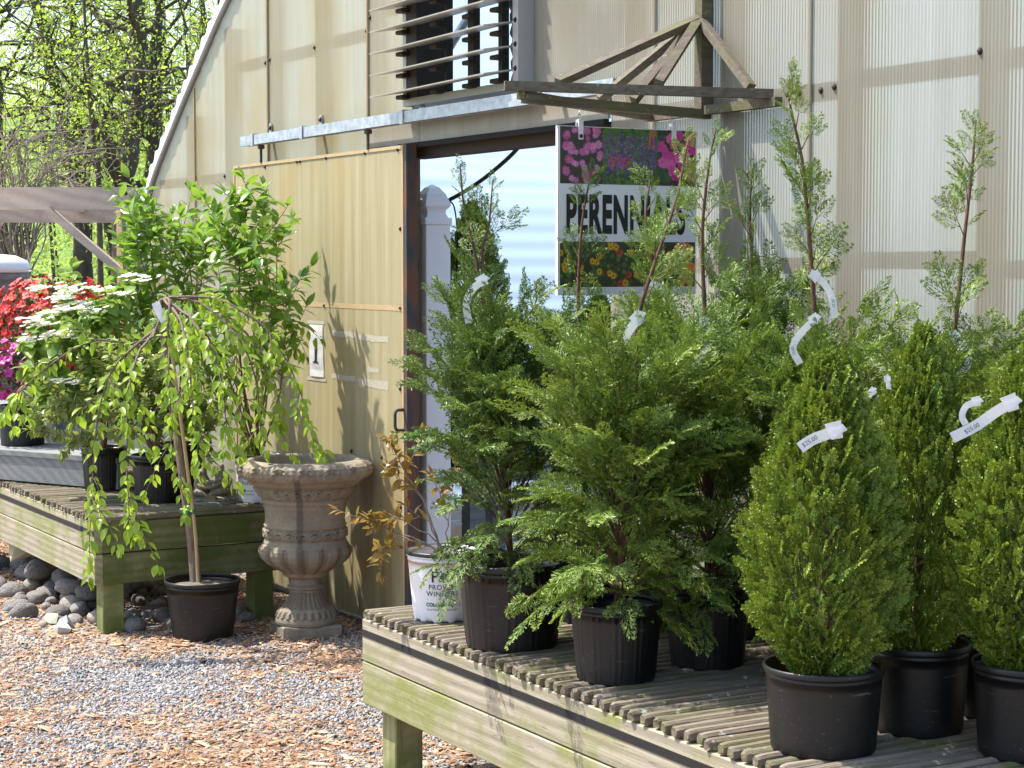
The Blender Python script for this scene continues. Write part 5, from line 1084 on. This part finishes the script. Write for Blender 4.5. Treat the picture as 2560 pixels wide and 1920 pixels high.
printed_pot(t, PC, .105, .21, math.atan2(-.75, .66)-.25)
off = V(PC[0], PC[1], .68)-np.array(LAUREL1[0][0])
leafy(t, [[V(PC[0], PC[1], .68)]+[np.array(q)+off*max(0, 1-i*.5)*0 for i, q in enumerate(s[1:])] for s in LAUREL1], L_LA, 'laurel', .025, .080, 42, droop=-.05, start=.38, r0=.0055, spread=.72, ntw=5, sname='stems')
B2 = LAUREL2[0][0]; PC = (B2[0], B2[1], .5)
t = thing('potted_laurel', 'tall glossy green shrub standing behind the viburnum against the arch edge', 'potted shrub', PC)
pot(t, PC, .115, .22, M_['potblue'], ribs=12)
leafy(t, [[(PC[0], PC[1], .68)]+s[1:] for s in LAUREL2], L_LA, 'laurel', .025, .080, 43, droop=-.05, start=.38, r0=.0055, spread=.72, ntw=5, sname='stems')
PC = (-.90, -.83, .5)
t = thing('potted_viburnum', 'viburnum with flat white flower heads in black pot on the left bench', 'potted shrub', PC)
pot(t, PC, .108, .205, M_['potblue'], ribs=12)
leafy(t, [[(PC[0], PC[1], .67)]+s[1:] for s in VIB1], L_VI, 'vib', .024, .066, 44, droop=.35, start=.3, r0=.0045, spread=.75, ntw=4, pairs=True, sname='stems')
fl = []; rr = np.random.RandomState(5)
for c in VIBFLOWERS:
    c = np.array(c)+unit(CAM-np.array(c))*.22
    for k in range(13):
        p = np.array(c)+V(rr.randn()*.028, rr.randn()*.028, rr.randn()*.006)
        for q in range(5):
            a = q*1.2566+rr.rand()*.4; fl.append((P_WH[rr.randint(3)], frame_matrix(p, unit(V(math.cos(a), math.sin(a), .25)+V(-.3, .15, .3)*math.sin(a)), unit(V(0, 0, 1)+.5*unit(CAM-p)), .018*rr.uniform(.8, 1.2))))
foliage(fl, M_['whiteflower'], t, 'petal', 0, 'flower_heads')
PC = (-.38, -.745, .5)
t = thing('potted_shrub', 'small leaved spreading shrub in ribbed black pot next to the frog statue', 'potted shrub', PC)
pot(t, PC, .122, .21, M_['potblue'], ribs=12)
leafy(t, [[(PC[0], PC[1], .67)]+s[1:] for s in SHRUB2], L_SM, 'smallleaf', .013, .034, 45, droop=.1, start=.25, r0=.0055, spread=.7, ntw=7, pairs=True, wood_='cherrybark', sname='stems')

def azalea(t, c, R, H, petals, nfl, seed, flsel, leafn=900, lsize=.03):
    rr = np.random.RandomState(seed); fl = []; lv_ = []; tw = MB(); cen = np.array(c)
    for k in range(60):
        az = rr.rand()*6.28; el = math.acos(rr.uniform(.0, 1)); d = V(math.cos(az)*math.sin(el), math.sin(az)*math.sin(el), math.cos(el))
        e = cen+d*V(R, R, H)*rr.uniform(.75, 1.02); m = cen+(e-cen)*.5+V(0, 0, .03); tw.tube(spline([cen-V(0, 0, .02), m, e], 7), .004, .001, k=5)
        for j in range(leafn//60):
            q = rr.uniform(.35, 1.05); p = cen+(e-cen)*q+rr.randn(3)*.03; lv_.append((L_DK[rr.randint(3)], frame_matrix(p, unit(d+rr.randn(3)*.7), unit(V(0, 0, 1)+rr.randn(3)*.5), lsize*rr.uniform(.7, 1.2))))
    for k in range(nfl):
        az = rr.rand()*6.28; el = math.acos(rr.uniform(-.25, 1)); d = V(math.cos(az)*math.sin(el), math.sin(az)*math.sin(el), math.cos(el))
        if not flsel(d, rr): continue
        p = cen+d*V(R, R, H)*rr.uniform(.8, 1.04)
        for q in range(6):
            a = q*1.047+rr.rand()*.3; x_ = unit(np.cross(d, V(.3, .2, 1))); y_ = np.cross(d, x_)
            fl.append((petals[rr.randint(3)], frame_matrix(p, unit(x_*math.cos(a)+y_*math.sin(a)+d*.55), d, .025*rr.uniform(.8, 1.2))))
    tw.build('branches', M_['twig'], t, kind='stuff'); foliage(lv_, M_['darkleaf'], t, 'leaf', 0); foliage(fl, petals[0].materials[0], t, 'petal', 0, 'flowers')
RA = (RED_AZ[0], RED_AZ[1], .83)
t = thing('potted_azalea', 'large azalea covered in scarlet flowers on the upper grey tier', 'azalea', RA)
pot(t, RA, .14, .22, M_['potblue'])
azalea(t, (RA[0], RA[1], 1.10), .38, .44, P_RED, 800, 51, lambda d, r: d[2] < .92 and r.rand() < (1 if d[2] < .75 else .35), 1500)
MA = (MAG_AZ[0]-.10, MAG_AZ[1]+.06, .655)
t = thing('potted_azalea', 'azalea with magenta flowers in black pot on the grey step', 'azalea', MA)
pot(t, MA, .115, .20, M_['potblue'], rb=.105)
azalea(t, (MA[0], MA[1], .95), .22, .26, P_MAG, 180, 52, lambda d, r: d[2] > -.2, 1100, .026)

# ------------------------------------------------------------------ frog statue: two hugging frogs on a leafy base
def frog():
    c = V(-.20, -.56, .5); x = RT; y = FH   # x to the right of the yard view, y towards the wall side
    def W(a, b, h): return c+x*a+y*b+V(0, 0, h)
    m = MB()
    def ell(p, r, d=None, k=12):
        vs = []; f = []
        for i in range(k+1):
            for j in range(k*2):
                ph = math.pi*i/k; t_ = math.pi*j/k; vs.append(p+x*r[0]*math.sin(ph)*math.cos(t_)+y*r[1]*math.sin(ph)*math.sin(t_)+V(0, 0, r[2]*math.cos(ph)))
        for i in range(k):
            for j in range(k*2): f.append((i*k*2+j, i*k*2+(j+1) % (k*2), (i+1)*k*2+(j+1) % (k*2), (i+1)*k*2+j))
        m.add(vs, f)
    ell(W(-.048, 0, .075), (.038, .040, .058)); ell(W(.045, 0, .078), (.042, .042, .062))            # bodies
    ell(W(-.050, 0, .128), (.024, .026, .024)); ell(W(.030, -.002, .130), (.025, .027, .026))        # heads
    ell(W(-.038, -.004, .152), (.012, .014, .020)); ell(W(.038, -.004, .156), (.013, .014, .020))    # raised snouts
    for sx in (-1, 1): ell(W(-.052+sx*.002, sx*.02-.004, .138), (.007, .007, .007)); ell(W(.030, sx*.021-.004, .142), (.007, .007, .007))
    m.tube(spline([W(-.060, -.030, .110), W(-.030, -.052, .098), (W(.010, -.054, .100)), W(.038, -.044, .108)], 12), .011, .008, k=8)
    m.tube(spline([W(-.060, -.030, .085), W(-.030, -.054, .076), W(.010, -.056, .078), W(.036, -.046, .090)], 12), .011, .008, k=8)
    for q in range(3): m.tube([W(.034, -.046, .092+q*.006), W(.048, -.046, .090+q*.010)], .004, .003, k=6)
    m.tube(spline([W(.070, -.03, .06), W(.040, -.058, .058), W(.0, -.056, .045), W(-.02, -.05, .022)], 12), .016, .009, k=8)
    m.tube(spline([W(-.080, -.02, .05), W(-.050, -.056, .050), W(-.02, -.058, .036), W(.02, -.06, .024)], 12), .015, .009, k=8)
    for q in range(4): m.tube([W(-.03+q*.004, -.052, .020), W(-.07+q*.035, -.066, .016)], .006, .004, k=6)
    ell(W(0, 0, .016), (.098, .070, .022))
    for k in range(9):
        a = k*.7; m.tube(spline([W(math.cos(a)*.05, math.sin(a)*.04, .026), W(math.cos(a)*.08, math.sin(a)*.06, .030), W(math.cos(a)*.10, math.sin(a)*.072, .012)], 8), .012, .006, k=7)
    t = thing('frog_statue', 'brown stone statue of two hugging frogs on the left bench', 'statue', tuple(c))
    o = obj('frogs', m.v, m.f, None); mo = o.modifiers.new('r', 'REMESH'); mo.mode = 'VOXEL'; mo.voxel_size = .0031
    me = bpy.data.meshes.new_from_object(o.evaluated_get(bpy.context.evaluated_depsgraph_get())); bpy.data.objects.remove(o)
    v = np.array([q.co[:] for q in me.vertices]); f = np.array([tuple(p.vertices) for p in me.polygons])
    nz = np.random.RandomState(3); v = v+nz.randn(len(v), 3)*.0004
    g = G('mossy_statue_stone'); vv = g.coord(); n = g.noise(vv, 40., 5.); n2 = g.noise(vv, 160., 3.)
    M_['frog'] = g.done(g.bsdf(Base_Color=g.mix(g.mapr(n, .3, .7), (.13, .11, .075), (.30, .265, .19)), Roughness=.85, Normal=g.bump(g.math('ADD', n, n2), .7, .004)))
    obj('frogs', v, f, M_['frog'], t, True)
    MB().lathe([(.001, .012), (.098, .012), (.104, .006), (.104, 0), (.001, 0)], tuple(c), 40, lambda a, i, r, z: r*(1+.03*math.sin(a*5))).build('base', M_['frog'], t, True)
frog()

# ------------------------------------------------------------------ river stones
def stone_mesh(seed):
    r = np.random.RandomState(seed); k = 12; q = []; f = []
    sc3 = np.array([1, r.uniform(.55, .85), r.uniform(.42, .7)]); w3 = r.randn(6, 3)*1.9; ph = r.rand(6)*6
    for i in range(k+1):
        for j in range(k*2):
            a, b = math.pi*i/k, math.pi*j/k; d = np.array([math.sin(a)*math.cos(b), math.sin(a)*math.sin(b), math.cos(a)])
            q.append(d*(1+.11*np.sin(w3@d+ph).sum()/2)*sc3)
    for i in range(k):
        for j in range(k*2): f.append((i*k*2+j, i*k*2+(j+1) % (k*2), (i+1)*k*2+(j+1) % (k*2), (i+1)*k*2+j))
    me = bpy.data.meshes.new('river_stone'); q = [v+rs3 for v, rs3 in zip(q, r.randn(len(q), 3)*.012)]; me.from_pydata([tuple(v) for v in q], [], [g[::-1] for g in f]); me.materials.append(M_['river']); me.update()
    me.polygons.foreach_set('use_smooth', np.ones(len(me.polygons), bool)); return me
ST = [stone_mesh(i) for i in range(9)]
rr = np.random.RandomState(9); placed = []
def river(x, y, s, lift=0.):
    a = rr.rand()*6.28; M = np.eye(4); c, q = math.cos(a), math.sin(a); tl = rr.randn()*.25
    R1 = np.array([[c, -q, 0], [q, c, 0], [0, 0, 1]])@np.array([[1, 0, 0], [0, math.cos(tl), -math.sin(tl)], [0, math.sin(tl), math.cos(tl)]])
    M[:3, :3] = R1*s; M[:3, 3] = (x, y, s*.34+lift); o = inst('river_stone', ST[rr.randint(9)], M)
    tag(o, 'rounded grey river stone in the heap under the left bench', 'stone', 'river stones under the left bench')
for k in range(4000):
    if len(placed) > 135: break
    x, y = rr.uniform(-2.2, .0), rr.uniform(-1.32, -.35); s = rr.uniform(.028, .075)*(1 if y < -.8 else .8)
    if x > -.25 and y < -1.0 and (x > -.18): continue
    if y < -1.18 and x > -.35: s *= .6
    if any(math.hypot(x-a, y-b) < (s+c)*.60 for a, b, c in placed): continue
    placed.append((x, y, s)); river(x, y, s, .0 if y > -1.15 else -.005)
for x, y, s in [(-.55, -1.02, .06), (-.75, -1.05, .065), (-1.0, -1.0, .075), (-.4, -.98, .055), (-1.25, -1.05, .08), (-.62, -.92, .06), (-.9, -.9, .07), (-1.4, -.95, .08)]: river(x, y, s, .065)
for x, y, z, s, k, lab, colr in [(-1.45, -1.06, .17, .13, 3, 'big pale yellowish rock on top of the stone heap under the bench', (.46, .41, .27)), (-.17, -1.23, .03, .062, 5, 'blue grey angular rock leaning by the bench leg', (.27, .28, .31)), (-.10, -1.27, .02, .055, 7, 'white angular rock at the foot of the bench leg', (.56, .53, .48)), (.02, -.80, .03, .07, 1, 'greenish flat rock with white streaks beside the cherry pot', (.20, .23, .17)), (-.36, -1.24, .025, .05, 6, 'cream coloured broken rock in front of the heap', (.50, .46, .33))]:
    import bmesh
    bm = bmesh.new(); rq = np.random.RandomState(k+40)
    for q in rq.randn(15, 3): bm.verts.new(unit(q)*rq.uniform(.8, 1.05)*np.array([1, .8, .62]))
    bmesh.ops.convex_hull(bm, input=bm.verts); me = bpy.data.meshes.new('rock'); bm.to_mesh(me); bm.free(); me.materials.append(plain('rock_face', colr, .85, 0, 30., .3, bump=.5)); o = inst('rock', me, np.array([[s, 0, s*.3, x], [0, s*.9, -s*.2, y], [-s*.25, s*.2, s, z], [0, 0, 0, 1.]])); tag(o, lab, 'rock')
o = inst('river_stone', ST[2], np.array([[.08, 0, 0, 2.83], [0, .07, 0, -1.0], [0, 0, .06, .03], [0, 0, 0, 1.]])); tag(o, 'brown stone lying under the front of the right bench', 'stone')
o = inst('river_stone', ST[4], np.array([[.05, 0, 0, 2.95], [0, .06, 0, -.98], [0, 0, .05, .025], [0, 0, 0, 1.]])); tag(o, 'small grey stone next to the brown stone under the right bench', 'stone')

# ------------------------------------------------------------------ timber frame, tub and interior things
pg = thing('timber_frame', 'pale pine post and beam frame with diagonal brace beyond the azaleas', 'timber frame', (-3.6, .2, 0))
A0 = V(-4.26, -.97, 1.95); A1 = V(-3.569, .238, 1.95); dv = unit(A1-A0); bk = unit(FH)
MB().beam(A0, A1, .05, .137).build('beam', M_['pine'], pg)
MB().beam(A0+bk*1.25+V(0, 0, -.065), A1+bk*1.25-dv*.15+V(0, 0, -.065), .05, .11).build('rear_beam', M_['pine'], pg)
MB().beam(A1-dv*.075+bk*.08, A1-dv*.075+bk*.08+V(0, 0, -1.97), .12, .12, (1, 0, 0)).build('post', M_['pineZ'], pg)
MB().beam(A0-dv*.2+bk*.9, A0-dv*.2+bk*.9+V(0, 0, -1.97), .12, .12, (1, 0, 0)).build('post', M_['pineZ'], pg)
MB().beam(A1-dv*.55+V(0, 0, -.07), A1-dv*.09+V(0, 0, -.46), .04, .115, tuple(bk)).build('brace', M_['pine'], pg)
MB().beam(A1-dv*.62+bk*.08, A1-dv*.62+bk*1.25, .05, .10).build('joist', M_['pine'], pg)
for dz in (.03, -.028): inst('bolt', SCREW, frame_matrix(A1-dv*.07-bk*.027+V(0, 0, dz), V(0, 0, 1), -bk, 1.4), pg)
tb = thing('grey_storage_tub', 'grey ribbed tub with rounded white lid at the left edge', 'tub', (-3.61, -.88, 0))
tc = V(-3.61, -.88, 0)
ml = [(.001, 1.62), (.2, 1.615), (.36, 1.60), (.43, 1.57), (.45, 1.53), (.45, 1.505), (.43, 1.50)]
MB().lathe(ml, tuple(tc), 48).build('lid', M_['white'], tb, True)
MB().lathe([(.43, 1.50), (.44, 1.49), (.44, 1.46), (.42, 1.455), (.42, 1.42), (.43, 1.415), (.43, 1.38), (.41, 1.375)]+[q for i in range(8) for q in ((.41, 1.37-i*.16), (.415, 1.37-i*.16-.14), (.40, 1.37-i*.16-.15))]+[(.40, .0), (.001, .0)], tuple(tc), 48).build('body', M_['greydeck'], tb, True)
vp = thing('vinyl_fence_post', 'white vinyl fence post with pointed cap inside the doorway', 'post', (.485, .17, 0))
h = .058; vx, vy = .49, .17
MB().box((vx-h, vy-h, 0), (vx+h, vy+h, 1.715), .003).build('shaft', M_['vinyl'], vp)
MB().box((vx-h-.006, vy-h-.006, 1.715), (vx+h+.006, vy+h+.006, 1.745), .003).build('collar', M_['vinyl'], vp)
cp = [(.052, 1.745), (.046, 1.755), (.042, 1.768), (.046, 1.780), (.058, 1.792), (.060, 1.797), (.055, 1.815), (.043, 1.845), (.024, 1.872), (.001, 1.886)]
m = MB()
for r_, z_ in cp: m.v += [(vx-r_, vy-r_, z_), (vx+r_, vy-r_, z_), (vx+r_, vy+r_, z_), (vx-r_, vy+r_, z_)]
for i in range(len(cp)-1):
    for j in range(4): m.f.append((i*4+j, i*4+(j+1) % 4, (i+1)*4+(j+1) % 4, (i+1)*4+j))
m.build('cap', M_['vinyl'], vp)
# inside bench with plants
ib = thing('inner_bench', 'grey plank bench inside the greenhouse doorway', 'bench', (-.3, .95, 0))
MB().box((-1.3, .5, .56), (.2, 1.5, .60)).build('top', M_['greydeck'], ib)
for x in (-1.2, .1):
    for y in (.58, 1.42): MB().box((x-.04, y-.04, 0), (x+.04, y+.04, .56)).build('leg', M_['greydeck'], ib)
arborvitae('yellow green arborvitae standing inside the doorway behind the white post', (-.50, .90, .60), .12, .22, 1.06, .19, 14, 1500, 'plants inside the greenhouse', 'pot', .06, key=1)
arborvitae('low round arborvitae inside the doorway under the sign', (.0, 1.32, .60), .12, .22, .62, .17, 15, 1100, 'plants inside the greenhouse', 'pot', .06, key=1)
t = thing('potted_coral_bells', 'dark red leaved plant inside the doorway below the arborvitae', 'potted plant', (-.18, .62, .60))
pot(t, (-.18, .62, .60), .11, .18, M_['pot'])
pl_ = []; tw = MB()
for k in range(90):
    az = rr.rand()*6.28; q = rr.rand()**.6*.17; p = V(-.18+math.cos(az)*q, .62+math.sin(az)*q, .78+.26*rr.rand()+.08); tw.tube([(-.18, .62, .77), tuple(p)], .002, k=4)
    pl_.append((L_MR[rr.randint(3)], frame_matrix(p, unit(V(math.cos(az), math.sin(az), -.2)), unit(V(0, 0, 1)+rr.randn(3)*.4), .075*rr.uniform(.7, 1.2))))
tw.build('stems', M_['maroon'], t, kind='stuff'); foliage(pl_, M_['maroon'], t, 'leaf', 300)
cb = thing('drip_hose', 'black watering hose sagging across the inside of the doorway', 'hose', (-.2, 1.2, 1.9))
hp = spline([(-1.05, .35, 1.72), (-.6, .50, 1.76), (-.25, .62, 1.84), (.05, .72, 1.98), (.25, .8, 2.16), (.35, .9, 2.5)], 30)
MB().tube(hp, .010, k=8).build('pipe', M_['darkmetal'], cb, True)
MB().tube(spline([hp[12], hp[12]+V(.04, .01, -.04), hp[12]+V(.05, .02, -.2), hp[12]+V(.02, .02, -.5), hp[12]+V(.02, .02, -.75)], 18), .004, k=6).build('dripper_tube', M_['brush'], cb, True)
for i, (x, y, z) in enumerate([(.55, 1.1, 1.66), (.60, 1.15, 1.72), (1.42, .7, 1.76), (1.50, .72, 1.765), (1.62, .7, 1.765)]):
    w_ = thing('hanging_wire', ['thin wire hook hanging beside the drip hose', 'longer wire hook hanging beside the drip hose', 'wire hook hanging left of the sign', 'paired wire hook hanging next to the sign', 'wire hook closest to the sign edge'][i], 'wire', (x, y, z))
    MB().tube(spline([(x, y, 3.2), (x, y, 2.2), (x, y, z+.06), (x+.004, y+.004, z+.01), (x+.016, y+.014, z), (x+.026, y+.024, z+.02), (x+.026, y+.024, z+.04)], 24), .0018, k=5).build('wire', M_['darkmetal'], w_)
# ------------------------------------------------------------------ wood behind
def quadleaf(name, mat, seed):
    r = np.random.RandomState(seed); v = np.array([(0, 0, 0), (-.28, .45, .06), (0, 1, -.08), (.28, .45, .06), (0, .5, -.02)]); f = np.array([(0, 4, 1), (1, 4, 2), (0, 3, 4), (3, 2, 4)])
    me = fast_mesh(name, v, f); me.materials.append(mat); setattrs(me, {'tip': v[:, 1]*.6, 'tint': np.zeros(5)}); return me
def leaf_cloud(points, size, r, spread):
    """arrays of small leaves round the given points; returns verts, faces, attrs"""
    n = len(points); p = points+r.randn(n, 3)*spread; s = size*np.exp(r.randn(n)*.3)
    d = r.randn(n, 3)+np.array([0, 0, -.35]); d /= np.linalg.norm(d, axis=1)[:, None]; u = r.randn(n, 3)*.7+np.array([0, 0, 1]); x = np.cross(d, u); x /= np.linalg.norm(x, axis=1)[:, None]; nn_ = np.cross(x, d)
    b = np.array([(0, 0, 0), (-.30, .45, .08), (0, 1, -.06), (.30, .45, .08)])
    v = p[:, None]+s[:, None, None]*(b[None, :, 0:1]*x[:, None]+b[None, :, 1:2]*d[:, None]+b[None, :, 2:3]*nn_[:, None])
    f = np.array([(0, 3, 2), (0, 2, 1)])[None]+np.arange(n)[:, None, None]*4
    return v.reshape(-1, 3), f.reshape(-1, 3), {'tint': np.repeat(r.rand(n), 4), 'tip': np.tile([0, .4, .8, .4], n)}
def tree(name, label, pts, r0, r1, seed, nleaf, group='trees in the wood behind', lsize=.040, limbs=16):
    r = np.random.RandomState(seed); pts = np.array(pts); pts[0, 2] = -.2; big = r0 > .1; r0 *= .55; r1 *= .55
    t = thing(name, label, 'tree', (pts[0, 0], pts[0, 1], 0), group)
    sp = spline(pts, 34)
    if big: sp[2:, :2] += r.randn(32, 2)*.012
    rad = np.interp(np.arange(34), [0, 3, 10, 33], [r0*1.6, r0, r0*.5+r1*.5, r1*.6]); MB().tube(sp, rad*(1+r.randn(34)*.04), k=12).build('trunk', M_['bark'], t, True)
    m = MB(); tips = []
    for k in range(limbs):
        i = r.randint(6, 33); p = sp[i]; az = r.rand()*6.28; L = r.uniform(1.0, 3.2)*(1 if big else .6); d = V(math.cos(az), math.sin(az), r.uniform(-.1, .9)); bp = [p]
        for q in range(6): d = unit(d+r.randn(3)*.28+V(0, 0, .05)); bp.append(bp[-1]+d*L/6)
        bp = np.array(bp); m.tube(bp, rad[i]*.38+.006, .006, k=6)
        for q in range(5):
            j = r.randint(2, 7); dd = unit(r.randn(3)+V(0, 0, -.2)); LL = r.uniform(.4, 1.3); bq = [bp[j]]
            for w_ in range(5): dd = unit(dd+r.randn(3)*.25+V(0, 0, -.06)); bq.append(bq[-1]+dd*LL/5)
            bq = np.array(bq); m.tube(bq, .011, .003, k=4, cap=False); tips += list(bq[1:])
    m.build('limbs', M_['bark'], t, kind='stuff')
    tips = np.array(tips); P = tips[r.randint(len(tips), size=nleaf)]
    v, f, at = leaf_cloud(P, lsize, r, .13); obj('crown', v, f, M_['treeleaf'], t, attrs=at, kind='stuff'); return t
TL = ['leaning dark trunked tree with sparse spring leaves', 'slim upright tree just behind the leaning trunk', 'thick trunked tree bending near its base beside the arch', 'forked grey tree growing close to the arch edge', 'thin sapling between the two big trunks', 'second thin sapling deeper among the trunks', 'mid sized tree showing above the arched roof edge', 'thin leafy sapling along the roof edge', 'dark trunked tree at the far left of the wood', 'pale distant tree between the big trunks']
for i, (pts, r0, r1) in enumerate(TREES):
    tree('woodland_tree', TL[i], pts, r0, r1, 70+i, 5200 if r0 > .1 else 2600, limbs=18 if r0 > .1 else 10)
# understorey of leafy saplings, and the mass of woods beyond
r = np.random.RandomState(4)
def yard(x, D, z): return CAM+FH*D+RT*((x-1280)/4700.*D)+V(0, 0, z-CAM[2])
P = []
for k in range(150):
    D = r.uniform(19, 33); c = yard(r.uniform(-350, 700), D, max(.2, r.uniform(.2, 4.6)))
    n = r.randint(40, 110); P.append(c+r.randn(n, 3)*np.array([.45, .45, .32]))
P = np.vstack(P); v, f, at = leaf_cloud(P, .045, r, .05)
o = obj('understorey', v, f, M_['treeleaf'], attrs=at, kind='stuff'); tag(o, 'light green spring undergrowth among the tree trunks', 'undergrowth')
P = []
for k in range(420):
    D = r.uniform(36, 70); z = r.uniform(0, 1)**1.6*(7.+2*r.rand()); c = yard(r.uniform(-700, 1100), D, z)
    n = r.randint(60, 130); P.append(c+r.randn(n, 3)*np.array([1., 1., .55]))
P = np.vstack(P); v, f, at = leaf_cloud(P, .15, r, .1)
o = obj('distant_woods', v, f, M_['woodsleaf'], attrs=at, kind='stuff'); tag(o, 'hazy mass of fresh green woods in the distance', 'woods')
m = MB()
for k in range(26):
    D = r.uniform(30, 60); x = r.uniform(-500, 800); b = yard(x, D, -.3); h = r.uniform(7, 14); l = r.randn(2)*.05
    m.tube(spline([b, b+V(l[0]*h*.4, l[1]*h*.4, h*.4), b+V(l[0]*h, l[1]*h, h)], 7), r.uniform(.03, .07), .02, k=6)
o = m.build('distant_trunks', M_['bark'], None, True, 'stuff'); tag(o, 'far thin dark trunks crowded in the woods', 'trunks')
# bare arching bush
bb = thing('bare_bush', 'leafless bush of pale arching twigs above the timber beam', 'bush', (TWIGS[0][0][0], TWIGS[0][0][1], 0))
m = MB(); r = np.random.RandomState(8); b0 = V(TWIGS[0][0][0], TWIGS[0][0][1], 0)
for s in TWIGS:
    for k in range(3):
        q = [b0+r.randn(3)*V(.12, .12, 0)]+[np.array(p)+r.randn(3)*.10*(.3+i*.25) for i, p in enumerate(s)]
        sp = spline(q, 22); m.tube(sp, .009, .002, k=5, cap=False)
        for j in range(4):
            i = r.randint(8, 20); d = unit(unit(sp[i+1]-sp[i])+r.randn(3)*.5); L = r.uniform(.2, .6); m.tube(spline([sp[i], sp[i]+d*L*.5, sp[i]+d*L+V(0, 0, -.05)], 6), .004, .0012, k=4, cap=False)
m.build('twigs', M_['deadtwig'], bb, kind='stuff')
